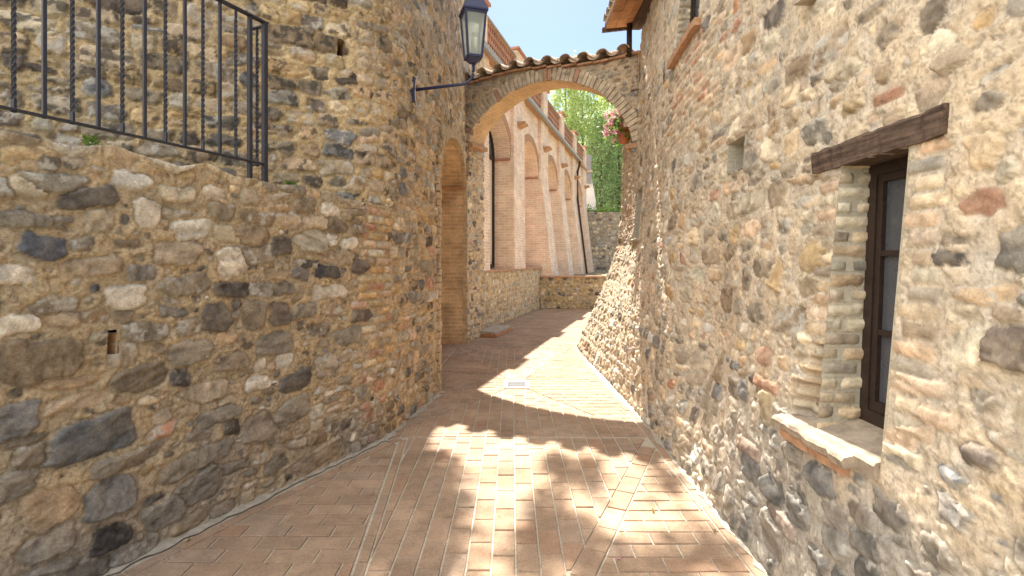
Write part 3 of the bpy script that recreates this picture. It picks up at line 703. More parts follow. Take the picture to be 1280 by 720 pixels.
def brick_jamb(o, seed):
    y0, y1, z0, z1 = o; rg = np.random.RandomState(seed); dc_ = spaced((0, .40, .009)); zc = spaced((z0, z1, .009))
    st_ = bricks(rg, -.02, .42, z0, z1 + .05, L=.2, c=('pale', 'warmgrey', 'tan', 'pale'), relief=(.003, .009))
    hh, cc = stone_field(dc_, zc, st_, (.50, .44, .34), seed, wash=.2, mort_amp=.006)
    DD, ZZ = np.meshgrid(dc_, zc, indexing='ij'); Pj = np.stack([xr(y1, ZZ) - .012 + DD, np.full_like(DD, y1 - .004), ZZ], -1); Nj = np.zeros_like(Pj); Nj[..., 1] = -1
    hh = np.minimum(hh, .012)
    part(wall_mesh('window_jamb', Pj, Nj, hh, cc * .95, back=0, mat=M['wallsoft']), house)
brick_jamb(W1, 901); brick_jamb(W2, 902)
def window(o, depth, panes, stile=.055, split=False, lean=.04):
    """timber frame with glazing set back inside an opening of the leaning wall"""
    y0, y1, z0, z1 = o; zm = (z0 + z1) / 2; x0 = float(xr((y0 + y1) / 2, zm)) + depth
    X = lambda z: x0 + lean * (z - zm)
    fr = MB()
    def bar(ya, yb, za, zb, t=.05, off=0):
        fr.hexa([(X(za) + off, ya, za), (X(za) + off + t, ya, za), (X(za) + off + t, yb, za), (X(za) + off, yb, za), (X(zb) + off, ya, zb), (X(zb) + off + t, ya, zb), (X(zb) + off + t, yb, zb), (X(zb) + off, yb, zb)])
    e = .002
    bar(y0 + e, y0 + stile, z0 + e, z1 - e); bar(y1 - stile, y1 - e, z0 + e, z1 - e)
    bar(y0 + stile, y1 - stile, z0 + e, z0 + stile * 1.3); bar(y0 + stile, y1 - stile, z1 - stile, z1 - e)
    a0, a1 = y0 + stile + .001, y1 - stile - .001; s2 = .032; b0, b1 = z0 + stile * 1.3 + .001, z1 - stile - .001
    cols = [(a0, (a0 + a1) / 2 - .002), ((a0 + a1) / 2 + .002, a1)] if split else [(a0, a1)]
    for ca, cb in cols:
        bar(ca, ca + s2, b0, b1, .035, .008); bar(cb - s2, cb, b0, b1, .035, .008); bar(ca + s2, cb - s2, b0, b0 + s2 * 1.4, .035, .008); bar(ca + s2, cb - s2, b1 - s2, b1, .035, .008)
        for k in range(1, panes):
            z = b0 + (b1 - b0) * k / panes; bar(ca + s2, cb - s2, z - .012, z + .012, .03, .01)
    f = part(fr.build('window', M['frame'], bevel=.004), house)
    g = MB()
    for ca, cb in cols: g.hexa([(X(b0) + .028, ca + .01, b0), (X(b0) + .034, ca + .01, b0), (X(b0) + .034, cb - .01, b0), (X(b0) + .028, cb - .01, b0), (X(b1) + .028, ca + .01, b1), (X(b1) + .034, ca + .01, b1), (X(b1) + .034, cb - .01, b1), (X(b1) + .028, cb - .01, b1)])
    gp = g.build('pane', M['glass']); gp.parent = f
    return f
window((W1[0], W1[1], .90, W1[3]), .15, 3); window(W2, .14, 2, split=True)
# stone sill of the low window with a brick course beneath
def wob_box(mb, y0, y1, z0, z1, xf, xb, n=10, amp=.008, seed=1, skew=0, rise=0):
    rr = random.Random(seed); pr = None
    for i in range(n + 1):
        y = y0 + (y1 - y0) * i / n; dx = rr.uniform(-amp, amp); dz = rr.uniform(-amp, amp) * .5; zz = skew * (y - y0)
        fx = float(xr(y, (z0 + z1) / 2)) - xf + dx; bk = float(xr(y, z1)) + xb
        ring = [(fx + .006, y, z0 + dz + zz), (bk, y, z0 + zz), (bk, y, z1 + zz + rise), (fx + .01, y, z1 + dz + zz), (fx, y, z1 - .014 + dz + zz)]
        if pr:
            for k in range(5): mb.poly([pr[k], pr[(k + 1) % 5], ring[(k + 1) % 5], ring[k]])
        else: mb.poly(ring)
        pr = ring
    mb.poly(pr[::-1])
mb = MB(); wob_box(mb, 2.09, 2.665, .80, .845, .075, .04, 14, .009, 4, rise=.02); wob_box(mb, 1.975, 2.375, .80, .866, .03, .19, 6, .001, 14, rise=.05)
part(mb.build('window_sill', mat_plain('warm_sill_stone', (.36, .29, .22), .92, .4, 14, bs=.8, bd=.008)), house)
mb = MB(); wob_box(mb, 2.14, 2.38, .745, .797, .045, .05, 5, .004, 5); wob_box(mb, 2.39, 2.62, .748, .797, .05, .05, 5, .004, 6)
part(mb.build('sill_course', M['sillbrick']), house)
mb = MB(); wob_box(mb, 1.80, 2.59, 2.092, 2.20, .03, .20, 22, .007, 8, -.012)
part(mb.build('lintel', M['wood']), house)
mb = MB(); wob_box(mb, 4.56, 5.63, 3.745, 3.815, .075, .15, 12, .005, 9)
part(mb.build('window_sill', M['sillbrick']), house)
mb = MB(); wob_box(mb, 7.42, 8.18, 1.93, 1.975, .05, .2, 6, .006, 10)
part(mb.build('niche_sill', M['slab']), house)
# corbel at the top of the picture and hidden body
mb = MB(); wob_box(mb, 2.70, 2.79, 3.035, 3.16, .10, .05, 3, .004, 12); part(mb.build('corbel', M['slab']), house)
mb = MB(); mb.prism([(2.3, .92, .0), (2.5, 8.2, .0), (6, 8.2, 0), (6, .92, 0)], (0, 0, 5.6)); mb.prism([(2.55, 8.25, 0), (2.6, 9.6, 0), (6, 9.6, 0), (6, 8.25, 0)], (0, 0, 4.5))
mb.box(1.95, 2.6, 8.36, 9.55, 4.44, 4.5)
part(mb.build('inner_wall', M['arch_stone']), house)
# eaves: sloping tile soffit on rafters, fascia at the far end, roof tiles above
EX, EZ, EY = 1.55, 5.47, 8.56
sl = .10
mb = MB(); rr = random.Random(9)
y = EY - .03
while y > .6:
    L = .30; k = 0
    x = EX + .01
    while x < 2.6:
        d = rr.uniform(-.006, .006)
        mb.hexa([(x, y - L + .006, EZ + .03 + (x - EX) * sl + d), (x + .152, y - L + .006, EZ + .03 + (x + .152 - EX) * sl + d), (x + .152, y, EZ + .03 + (x + .152 - EX) * sl + d), (x, y, EZ + .03 + (x - EX) * sl + d),
                 (x, y - L + .006, EZ + .06 + (x - EX) * sl), (x + .152, y - L + .006, EZ + .06 + (x + .152 - EX) * sl), (x + .152, y, EZ + .06 + (x + .152 - EX) * sl), (x, y, EZ + .06 + (x - EX) * sl)])
        x += .158
    y -= L
part(mb.build('soffit', mat_plain('soffit_tile', (.50, .26, .13), .85, .35, 4, bs=.3)), house)
mb = MB()
mb.hexa([(EX - .04, EY - .02, EZ - .015), (2.5, EY - .02, EZ - .015 + 1.06 * sl), (2.5, EY + .03, EZ - .015 + 1.06 * sl), (EX - .04, EY + .03, EZ - .015), (EX - .04, EY - .02, EZ + .06), (2.5, EY - .02, EZ + .06 + 1.06 * sl), (2.5, EY + .03, EZ + .06 + 1.06 * sl), (EX - .04, EY + .03, EZ + .06)])
part(mb.build('verge_board', M['wood']), house)
mb = MB(); mb.box(1.97, 2.12, .9, EY - .1, EZ - .02, EZ + .08)
part(mb.build('wall_plate', M['wood']), house)
mb = MB(); mb.hexa([(EX, .6, EZ + .064), (6.2, .6, EZ + .064 + 4.7 * sl), (6.2, EY, EZ + .064 + 4.7 * sl), (EX, EY, EZ + .064), (EX, .6, EZ + .15), (6.2, .6, EZ + .15 + 4.7 * sl), (6.2, EY, EZ + .15 + 4.7 * sl), (EX, EY, EZ + .15)])
y = EY - .02
while y > .6:
    pr = None
    for k in range(7):
        a = math.pi * k / 6; ring = (y - .11 + .10 * math.cos(a), .155 + .075 * math.sin(a))
        if pr: mb.poly([(EX - .03, pr[0], EZ + pr[1]), (EX - .03, ring[0], EZ + ring[1]), (6.2, ring[0], EZ + ring[1] + 4.7 * sl), (6.2, pr[0], EZ + pr[1] + 4.7 * sl)])
        pr = ring
    y -= .22
part(mb.build('roof', M['tile']), house)
mb = MB(); mb.tube([(1.93, 8.42, 5.0), (1.93, 8.42, 5.55)], .045, 10)
part(mb.build('vent_pipe', M['frame'], smooth=True), house)

# ------------------------------------------------------------------ archway across the lane
AO = Vector((-.508, 9.87, 0)); AD = Vector((.869, -.494, 0)).normalized(); AN = Vector((.494, .869, 0)).normalized(); DEP = .50
def px_arch(x, y):
    u = (x - 640) / F_PX
    s = (u * AO.y - AO.x) / (AD.x - u * AD.y); Y = AO.y + AD.y * s
    return s, EYE - (y - HZ) / F_PX * Y
def a3(s, z, n=0): p = AO + AD * s + AN * n; return Vector((p.x, p.y, z))
arch = empty('stone_archway', tuple(AO), label='rubble stone arch with curved roof tiles spanning the lane between the two stone houses', cat='archway')
IN = [px_arch(*p) for p in [(587, 178), (591, 163), (600, 150), (614, 134), (638, 116), (664, 105), (692, 100), (720, 103.5), (744, 112), (763, 126.5), (777, 144), (788, 163), (791, 178)]]
inn = resample([Vector((s, z, 0)) for s, z in IN], .10)
inn = [(p.x, p.y) for p in inn]
S0, S1 = -.75, 2.98
TOPZ = 5.12
def topz(s): return TOPZ + .05 * math.sin(s * 2.1) - .03 * s
mb = MB(); acc = 0
# front, back, soffit, ends
left = [(S0, inn[0][1] - .02)]; right = [(S1, inn[-1][1] - .02)]
for i in range(len(inn) - 1):
    a, b = inn[i], inn[i + 1]; L = math.hypot(a[0] - b[0], a[1] - b[1])
    mb.poly([a3(*a, DEP), a3(*b, DEP), a3(*b, 0), a3(*a, 0)], uv=[(0, acc), (0, acc + L), (DEP, acc + L), (DEP, acc)]); acc += L
sof = MB(); sof.v, sof.f, sof.uv = mb.v, mb.f, mb.uv
part(sof.build('soffit', mat_brick('arch_soffit_brick', (.72, .48, .27), (.64, .40, .22), (.70, .54, .34), w=.14, h=.065)), arch)
mb = MB()
for n, flip in ((.0, 1), (DEP, -1)):
    cols = [(S0, None)] + inn + [(S1, None)]
    for i in range(len(cols) - 1):
        (s0, z0), (s1, z1) = cols[i], cols[i + 1]
        z0 = inn[0][1] - .06 if z0 is None else z0; z1 = inn[-1][1] - .06 if z1 is None else z1
        if i == 0: z1 = z0
        if i == len(cols) - 2: z0 = z1
        q = [(s0, z0), (s1, z1), (s1, topz(s1)), (s0, topz(s0))]
        P4 = [a3(s, z, n) for s, z in q]; mb.poly(P4 if flip > 0 else P4[::-1], uv=q if flip > 0 else q[::-1])
cs = [S0 + (S1 - S0) * k / 10 for k in range(11)]
for i in range(10): mb.poly([a3(cs[i], topz(cs[i]), 0), a3(cs[i + 1], topz(cs[i + 1]), 0), a3(cs[i + 1], topz(cs[i + 1]), DEP), a3(cs[i], topz(cs[i]), DEP)])
part(mb.build('spandrel_wall', M['arch_stone']), arch)
# real stones standing proud of the arch face
rng = np.random.RandomState(61)
uc = spaced((S0 + .02, S1 - .02, .0125)); vc = spaced((3.3, TOPZ - .02, .0125))
st = rows(rng, S0, S1, 3.3, 5.2, .07, .12, 1.1, 2.6, ['grey', 'warmgrey', 'brown', 'bluegrey', 'tan', 'brick', 'pale'], [4, 4, 2, 1.5, 3, .7, 1], rot=.06, relief=(.008, .025))
h, c = stone_field(uc, vc, st, (.56, .45, .32), 600, lich=.25, wash=.5)
UU, VV = np.meshgrid(uc, vc, indexing='ij')
P = np.zeros((len(uc), len(vc), 3)); P[..., 0] = AO.x + AD.x * UU - AN.x * .012; P[..., 1] = AO.y + AD.y * UU - AN.y * .012; P[..., 2] = VV
Nr = np.zeros_like(P); Nr[..., 0] = -AN.x; Nr[..., 1] = -AN.y
ins = np.array(inn); fu = (uc[:-1] + uc[1:]) / 2; fv = (vc[:-1] + vc[1:]) / 2
zi = np.interp(fu, ins[:, 0], ins[:, 1], left=-9, right=-9)
tz = np.array([topz(s) for s in fu])
dr = (fv[None] < zi[:, None] + .05) | (fv[None] > tz[:, None] - .01)
part(wall_mesh('spandrel_face', P, Nr, h, c, drop=dr, back=.01), arch)
AVM = mat_plain('grey_arch_brick', (.50, .41, .30), .9, .4, 8, bs=.6, bd=.006); RVM = mat_plain('red_arch_brick', (.42, .25, .17), .9, .35, 10, bs=.6, bd=.006)
last_red = False; mb = MB(); rr = random.Random(17); ring = resample([Vector((s, z, 0)) for s, z in inn], .082)
for i in range(len(ring) - 1):
    a, b = ring[i], ring[i + 1]; t = (b - a).normalized(); nr = Vector((-t.y, t.x, 0)); L = .215 + rr.uniform(-.02, .02)
    a = a + t * .005; b = b - t * .005; f = -.034 - rr.uniform(0, .012)
    q = [(a.x, a.y), (b.x, b.y), (b.x + nr.x * L, b.y + nr.y * L), (a.x + nr.x * L, a.y + nr.y * L)]
    red = rr.random() < .14
    if red != last_red:
        if mb.v: part(mb.build('red_voussoir' if last_red else 'arch_ring', RVM if last_red else AVM, bevel=.005), arch)
        mb = MB(); last_red = red
    mb.hexa([a3(*p, f) for p in q] + [a3(*p, .02) for p in q])
part(mb.build('red_voussoir' if last_red else 'arch_ring', RVM if last_red else AVM, bevel=.005), arch)
# brick corbels at both springings
for s, z in ((inn[0][0] + .0, inn[0][1] - .02), (inn[-1][0] - .02, inn[-1][1] - .02)):
    mb = MB()
    c8 = [a3(s + ds, z + dz, n) for dz in (-.075, 0) for ds, n in ((-.10, -.03), (.09, -.03), (.09, DEP + .03), (-.10, DEP + .03))]
    mb.hexa(c8)
    part(mb.build('springing_brick', M['sillbrick'], bevel=.006), arch)
# thin brick course then two rows of curved tiles
mb = MB()
s = S0 + .05
while s < S1 - .05:
    L = .29; q = [(s, -.07), (s + L - .01, -.07), (s + L - .01, DEP + .07), (s, DEP + .07)]; z = topz(s + L / 2)
    mb.hexa([a3(a, z + .002, n) for a, n in q] + [a3(a, z + .037, n) for a, n in q]); s += L
part(mb.build('brick_course', M['sillbrick'], bevel=.005), arch)
pitch = .343; tiles = MB()
def half_tile(mb, s, z0, n0, n1, zr, r0, r1, up, thick=.014, seg=10, jit=0):
    """one curved tile running across the wall; up=+1 cover tile, -1 channel tile"""
    prev = None
    for e, (n, r, dz) in enumerate(((n0, r0, 0), (n1, r1, zr))):
        ring = []
        for k in range(seg + 1):
            a = math.pi * k / seg
            ring.append((s + jit * e - r * math.cos(a), z0 + dz + up * r * .78 * math.sin(a), n))
        inner = []
        for k in range(seg + 1):
            a = math.pi * k / seg
            inner.append((s + jit * e - (r - thick) * math.cos(a), z0 + dz + up * (r - thick) * .78 * math.sin(a), n))
        if prev:
            po, pi = prev
            for k in range(seg):
                for A, B, C, D2 in ((po[k], po[k + 1], ring[k + 1], ring[k]), (pi[k + 1], pi[k], inner[k], inner[k + 1])):
                    mb.poly([a3(*A), a3(*B), a3(*C), a3(*D2)])
            for k in range(seg):
                mb.poly([a3(*po[k]), a3(*pi[k]), a3(*pi[k + 1]), a3(*po[k + 1])]); mb.poly([a3(*ring[k + 1]), a3(*inner[k + 1]), a3(*inner[k]), a3(*ring[k])])
        prev = (ring, inner)
s = -.508 + .508 - pitch * 2 + .02
i0 = -2
for i in range(-2, 9):
    s = i * pitch + .0; z = topz(s) + .045
    if S0 + .05 < s < S1 - .1:
        half_tile(tiles, s + rr.uniform(-.012, .012), z + .055, -.16 + rr.uniform(-.02, .02), DEP / 2, .075, .105, .082, 1, jit=rr.uniform(-.015, .015))
        half_tile(tiles, s, z + .055, DEP + .16, DEP / 2, .075, .105, .082, 1)
    sc_ = s + pitch / 2; z = topz(sc_) + .045
    if S0 + .05 < sc_ < S1 - .1:
        half_tile(tiles, sc_, z + .078, -.12, DEP / 2, .07, .11, .10, -1); half_tile(tiles, sc_, z + .078, DEP + .12, DEP / 2, .07, .11, .10, -1)
part(tiles.build('roof_tile', M['tile'], smooth=False), arch)
# ridge: mortar bed with ridge tiles
mb = MB(); cs = [S0 + .05 + k * .31 for k in range(int((S1 - S0 - .15) / .31))]
for s in cs:
    prev = None
    for e, ss in enumerate((s, s + .34)):
        ringp = [(ss, topz(ss) + .155 + (.012 if e else 0) + .10 * math.sin(math.pi * k / 8), DEP / 2 - .125 * math.cos(math.pi * k / 8)) for k in range(9)]
        if prev:
            for k in range(8): mb.poly([a3(*prev[k]), a3(*prev[k + 1]), a3(*ringp[k + 1]), a3(*ringp[k])])
            mb.poly([a3(*p) for p in prev]); mb.poly([a3(*p) for p in ringp[::-1]])
        prev = ringp
part(mb.build('ridge_tile', M['tile']), arch)

# ------------------------------------------------------------------ iron railing on the terrace edge
rail = empty('iron_railing', (-1.85, 3.83, 2.15), label='dark wrought iron railing with alternating twisted and plain bars on the low wall', cat='railing')
rd = Vector((-.4544, -1, 0)); r0 = Vector((-1.85, 3.83, 0)); rperp = Vector((-1, .4544, 0)).normalized(); rdn = rd.normalized()
def rp3(t, z, off=0): p = r0 + rd * t + rperp * off; return Vector((p.x, p.y, z))
def flat_bar(name, a, b, wd, hh):
    mb = MB(); a, b = Vector(a), Vector(b); d = (b - a).normalized(); side = d.cross(Vector((0, 0, 1))).normalized() * wd / 2; up = Vector((0, 0, hh / 2))
    mb.hexa([a - side - up, a + side - up, b + side - up, b - side - up, a - side + up, a + side + up, b + side + up, b - side + up])
    return part(mb.build(name, M['iron'], bevel=.002), rail)
TE = 2.0
flat_bar('top_rail', rp3(-.02, 3.425), rp3(TE, 3.44), .042, .014)
flat_bar('bottom_rail', rp3(-.01, 2.365), rp3(TE, 2.40), .036, .012)
def post_mesh(w, z0, z1, twist=False, n=100):
    mb = MB(); prev = None
    if not twist: mb.box(-w / 2, w / 2, -w / 2, w / 2, z0, z1)
    else:
        for k in range(n + 1):
            z = z0 + (z1 - z0) * k / n; f = (z - z0) / (z1 - z0); a = (min(max(f, .06), .94)) * math.pi * 15; r = w * .60
            ring = [Vector((r * math.cos(a + q * math.pi / 2), r * math.sin(a + q * math.pi / 2), z)) for q in range(4)]
            if prev:
                for q in range(4): mb.poly([prev[q], prev[(q + 1) % 4], ring[(q + 1) % 4], ring[q]])
            prev = ring
    return mb
plain = post_mesh(.018, 2.375, 3.42).build('bar', M['iron'], bevel=.002); twis = post_mesh(.019, 2.375, 3.42, True).build('twisted_bar', M['iron'])
ang = math.atan2(rd.y, rd.x)
first = {}
for k in range(17):
    t = .217 + .1098 * k; tw = (k % 2 == 0); src = twis if tw else plain
    o = src if tw not in first else src.copy()
    if tw in first: COL.objects.link(o)
    first[tw] = 1
    p = rp3(t, 0); o.location = p; o.rotation_euler = (0, 0, ang); part(o, rail)
def place_post(t, off, z0, z1, w=.032):
    o = post_mesh(w, z0, z1).build('post', M['iron'], bevel=.003); o.location = rp3(t, 0, off); o.rotation_euler = (0, 0, ang); return part(o, rail)
place_post(0, 0, 2.17, 3.435, .034); place_post(-.0, .16, 2.13, 3.42, .03); place_post(.115, 0, 2.2, 3.42, .026); place_post(1.9, 0, 2.13, 3.43, .032)
flat_bar('return_rail', rp3(0, 3.40, 0), rp3(0, 3.405, .17), .03, .012); flat_bar('return_rail', rp3(0, 2.37), rp3(0, 2.37, .17), .03, .012)
o = twis.copy(); COL.objects.link(o); o.location = rp3(0, -.02, .08); part(o, rail)

# ------------------------------------------------------------------ wall lantern
LP = Vector((-1.045, 5.43, 3.457))
lan = empty('wall_lantern', tuple(LP), label='dark blue iron street lantern on a bent bracket from the left wall', cat='lantern')
LX, LY = -.405, 5.36
mb = MB(); mb.hexa([(LP.x - .05, LP.y - .03, LP.z - .13), (LP.x + .016, LP.y - .035, LP.z - .13), (LP.x + .026, LP.y + .03, LP.z - .13), (LP.x - .05, LP.y + .03, LP.z - .13), (LP.x - .05, LP.y - .03, LP.z + .13), (LP.x + .016, LP.y - .035, LP.z + .13), (LP.x + .026, LP.y + .03, LP.z + .13), (LP.x - .05, LP.y + .03, LP.z + .13)])
part(mb.build('wall_plate', M['iron_blue'], bevel=.004), lan)
ap = [Vector((LP.x, LP.y, LP.z - .005)), Vector((LX - .13, LY + .01, LP.z + .035))]
for k in range(1, 9):
    a = math.pi / 2 * k / 8; ap.append(Vector((LX - .13 + .13 * math.sin(a), LY, LP.z + .035 + .13 * (1 - math.cos(a)))))
ap.append(Vector((LX, LY, 3.74)))
mb = MB(); mb.tube(ap, .0165, 12); part(mb.build('bracket_arm', M['iron_blue'], smooth=True), lan)
zb, zt = 3.755, 4.225; wb, wt = .072, .108
yaw = R(18)
def lq(x, y, z): c, s_ = math.cos(yaw), math.sin(yaw); return (LX + x * c - y * s_, LY + x * s_ + y * c, z)
mb = MB()
mb.hexa([lq(*p) for p in [(-.03, -.03, zb - .05), (.03, -.03, zb - .05), (.03, .03, zb - .05), (-.03, .03, zb - .05), (-wb, -wb, zb), (wb, -wb, zb), (wb, wb, zb), (-wb, wb, zb)]])
cw = .011
for sx in (-1, 1):
    for sy in (-1, 1):
        mb.hexa([lq(sx * wb - cw, sy * wb - cw, zb), lq(sx * wb + cw, sy * wb - cw, zb), lq(sx * wb + cw, sy * wb + cw, zb), lq(sx * wb - cw, sy * wb + cw, zb),
                 lq(sx * wt - cw, sy * wt - cw, zt), lq(sx * wt + cw, sy * wt - cw, zt), lq(sx * wt + cw, sy * wt + cw, zt), lq(sx * wt - cw, sy * wt + cw, zt)])
for w, z, hh in ((wb, zb + .012, .012), (wt, zt - .012, .014)):
    for k in range(4):
        a = k * math.pi / 2; c_, s_ = math.cos(a), math.sin(a)
        def rq(x, y, z): return lq(x * c_ - y * s_, x * s_ + y * c_, z)
        mb.hexa([rq(-w, w - cw, z - hh), rq(w, w - cw, z - hh), rq(w, w + cw, z - hh), rq(-w, w + cw, z - hh), rq(-w, w - cw, z + hh), rq(w, w - cw, z + hh), rq(w, w + cw, z + hh), rq(-w, w + cw, z + hh)])
part(mb.build('cage', M['iron_blue']), lan)
mb = MB(); e = .022; wr = wt + e; q4 = [(-1, -1), (1, -1), (1, 1), (-1, 1)]
lv = [(wr, zt), (wr, zt + .018), (.075, zt + .17), (.075, zt + .20), (.03, zt + .26), (.012, zt + .34)]
for i in range(len(lv) - 1):
    for k in range(4):
        a, b = q4[k], q4[(k + 1) % 4]; mb.poly([lq(a[0] * lv[i][0], a[1] * lv[i][0], lv[i][1]), lq(b[0] * lv[i][0], b[1] * lv[i][0], lv[i][1]), lq(b[0] * lv[i + 1][0], b[1] * lv[i + 1][0], lv[i + 1][1]), lq(a[0] * lv[i + 1][0], a[1] * lv[i + 1][0], lv[i + 1][1])])
mb.poly([lq(a * wr, b * wr, zt) for a, b in q4][::-1]); mb.poly([lq(a * .012, b * .012, zt + .34) for a, b in q4])
part(mb.build('lantern_roof', M['iron_blue']), lan)
for k in range(4):
    a = k * math.pi / 2; c_, s_ = math.cos(a), math.sin(a)
    def rq(x, y, z): return lq(x * c_ - y * s_, x * s_ + y * c_, z)
    mb = MB(); mb.poly([rq(-wb + .008, wb, zb + .01), rq(wb - .008, wb, zb + .01), rq(wt - .008, wt, zt - .01), rq(-wt + .008, wt, zt - .01)])
    part(mb.build('pane', M['lglass']), lan)
mb = MB(); mb.tube([lq(0, 0, zb), lq(0, 0, zb + .09)], .028, 12); part(mb.build('lamp_holder', M['slab'], smooth=False), lan)
mb = MB(); mb.tube([lq(0, 0, zb + .09), lq(0, 0, zb + .27)], .018, 12); part(mb.build('lamp_tube', M['candle'], smooth=True), lan)
# cable from above, ending in a loop at the bracket
cb = []
for k in range(30):
    t = k / 29; z = 5.4 - t * 1.82; cb.append(Vector((-1.0 + .045 - .02 * math.sin(t * 5) - .05 * max(0, t - .8) * 3, 5.62 + .02 * math.sin(t * 7) - .2 * max(0, t - .75), z)))
cb += [Vector((LP.x + .06 + .055 * math.cos(a) * .4, LP.y - .05 + .05 * math.cos(a), LP.z - .05 + .17 * math.sin(a))) for a in np.linspace(1.4, 1.4 + 6.0, 26)]
mb = MB(); mb.tube(cb, .006, 6)
tag(mb.build('cable', M['cable'], smooth=True), 'thin pale cable running down the left wall to a loop at the lantern bracket', 'cable')

# ------------------------------------------------------------------ brick arcade building
m_f = .295; nf = math.hypot(1, m_f)
arc = empty('brick_arcade', (m_f * 10.3 - 4.165, 10.3, 0), math.atan2(1, m_f), label='long pink brick building with tall arched buttresses and pierced brick parapet', cat='building')
tY = lambda Y: (Y - 10.3) * nf
PIERS = [(11.15, 12.25), (14.3, 15.4), (17.5, 18.55), (20.6, 21.65), (23.7, 24.75), (26.8, 27.85)]
PT = [(tY(a), tY(b)) for a, b in PIERS]
SPR, GUT = 4.5, 6.46
BR = M['brick_pink']
mb = MB()
for k in range(6):
    a, b = PT[k]
    for x0, x1 in ((a - 3, a), ) if k == 0 else (): pass
mb.box(PT[0][0] - .6, PT[-1][1], .7, .98, 0, GUT)
mb.box(PT[0][0] - .6, PT[-1][1] - .01, 1.0, 4.0, 0, GUT + .2)
mb.build('back_wall', BR, arc)
for k, (a, b) in enumerate(PT):
    z0 = 1.37 if k < 2 else 0; yb = -.03 if k < 2 else -.52
    mb = MB()
    P8 = [(a, yb, z0), (b, yb, z0), (b, .695, z0), (a, .695, z0), (a, 0, SPR), (b, 0, SPR), (b, .695, SPR), (a, .695, SPR)]
    mb.hexa(P8); mb.box(a + .001, b - .001, .0, .695, SPR, GUT)
    p = mb.build('buttress', BR, arc)
    mb = MB(); mb.box(a - .04, b + .04, .105, .69, SPR - .07, SPR - .005); mb.build('impost', M['brick_red'], p)
    mb = MB(); mb.hexa([(a + .38, -.002, 5.44), (a + .66, -.002, 5.44), (a + .66, .05, 5.44), (a + .38, .05, 5.44), (a + .34, -.2, 5.53), (a + .70, -.2, 5.53), (a + .70, .05, 5.53), (a + .34, .05, 5.53)]); mb.box(a + .32, a + .72, -.23, .05, 5.532, 5.60)
    mb.build('corbel', M['sillbrick'], p)
for k in range(5):
    a, b = PT[k][1], PT[k + 1][0]; r = (b - a) / 2; cx = (a + b) / 2; n = 20
    cur = [(cx - r * math.cos(math.pi * i / n), SPR + .86 * r * math.sin(math.pi * i / n)) for i in range(n + 1)]
    mb = MB()
    for i in range(n):
        (x0, z0), (x1, z1) = cur[i], cur[i + 1]
        mb.poly([(x0, .10, z0), (x1, .10, z1), (x1, .10, GUT), (x0, .10, GUT)], uv=[(x0, z0), (x1, z1), (x1, GUT), (x0, GUT)])
        L = r * math.pi / n
        mb.poly([(x1, .10, z1), (x0, .10, z0), (x0, .69, z0), (x1, .69, z1)], uv=[(.10, L * (i + 1)), (.10, L * i), (.69, L * i), (.69, L * (i + 1))])
    s = mb.build('arch', BR, arc)
    mb = MB()
    for i in range(n * 2):
        t0, t1 = math.pi * i / (n * 2) + .006, math.pi * (i + 1) / (n * 2) - .006
        pt = lambda rr_, t: (cx - rr_ * math.cos(t), SPR + .86 * rr_ * math.sin(t))
        q = [pt(r + .004, t0), pt(r + .004, t1), pt(r + .26, t1), pt(r + .26, t0)]
        q = [(min(max(x, a - .0), b + .0), z) for x, z in q]
        mb.hexa([(x, .088, z) for x, z in q] + [(x, .12, z) for x, z in q])
    mb.build('arch_ring', M['sillbrick'], s)
# tall arched window in the first bay
a, b = PT[0][1], PT[1][0]; r = (b - a) / 2 - .02; cx = (a + b) / 2
cur = [(cx - r * math.cos(math.pi * i / 24), SPR + r * math.sin(math.pi * i / 24)) for i in range(25)]
out = [(cx - r, 1.45)] + cur + [(cx + r, 1.45)]; r2 = r - .08
inn2 = [(cx - r2, 1.53)] + [(cx - r2 * math.cos(math.pi * i / 24), SPR + r2 * math.sin(math.pi * i / 24)) for i in range(25)] + [(cx + r2, 1.53)]
mb = MB()
for i in range(len(out)):
    j = (i + 1) % len(out)
    mb.hexa([(out[i][0], .56, out[i][1]), (out[j][0], .56, out[j][1]), (inn2[j][0], .56, inn2[j][1]), (inn2[i][0], .56, inn2[i][1]), (out[i][0], .64, out[i][1]), (out[j][0], .64, out[j][1]), (inn2[j][0], .64, inn2[j][1]), (inn2[i][0], .64, inn2[i][1])])
mb.box(cx - r2, cx + r2, .565, .635, SPR - .06, SPR + .04); mb.box(cx - .03, cx + .03, .567, .633, 1.53, SPR - .06)
wn = mb.build('window', M['frame'], arc)
mb = MB(); mb.poly([(x, .61, z) for x, z in [(cx - r2, SPR)] + inn2[1:-1] + [(cx + r2, SPR)]]); mb.build('pane', mat_glass('grey_glass', (.10, .11, .12), .15), wn)
mb = MB(); mb.poly([(cx - r2, .615, 1.53), (cx + r2, .615, 1.53), (cx + r2, .615, SPR - .05), (cx - r2, .615, SPR - .05)]); mb.build('curtain', M['curtain'], wn)
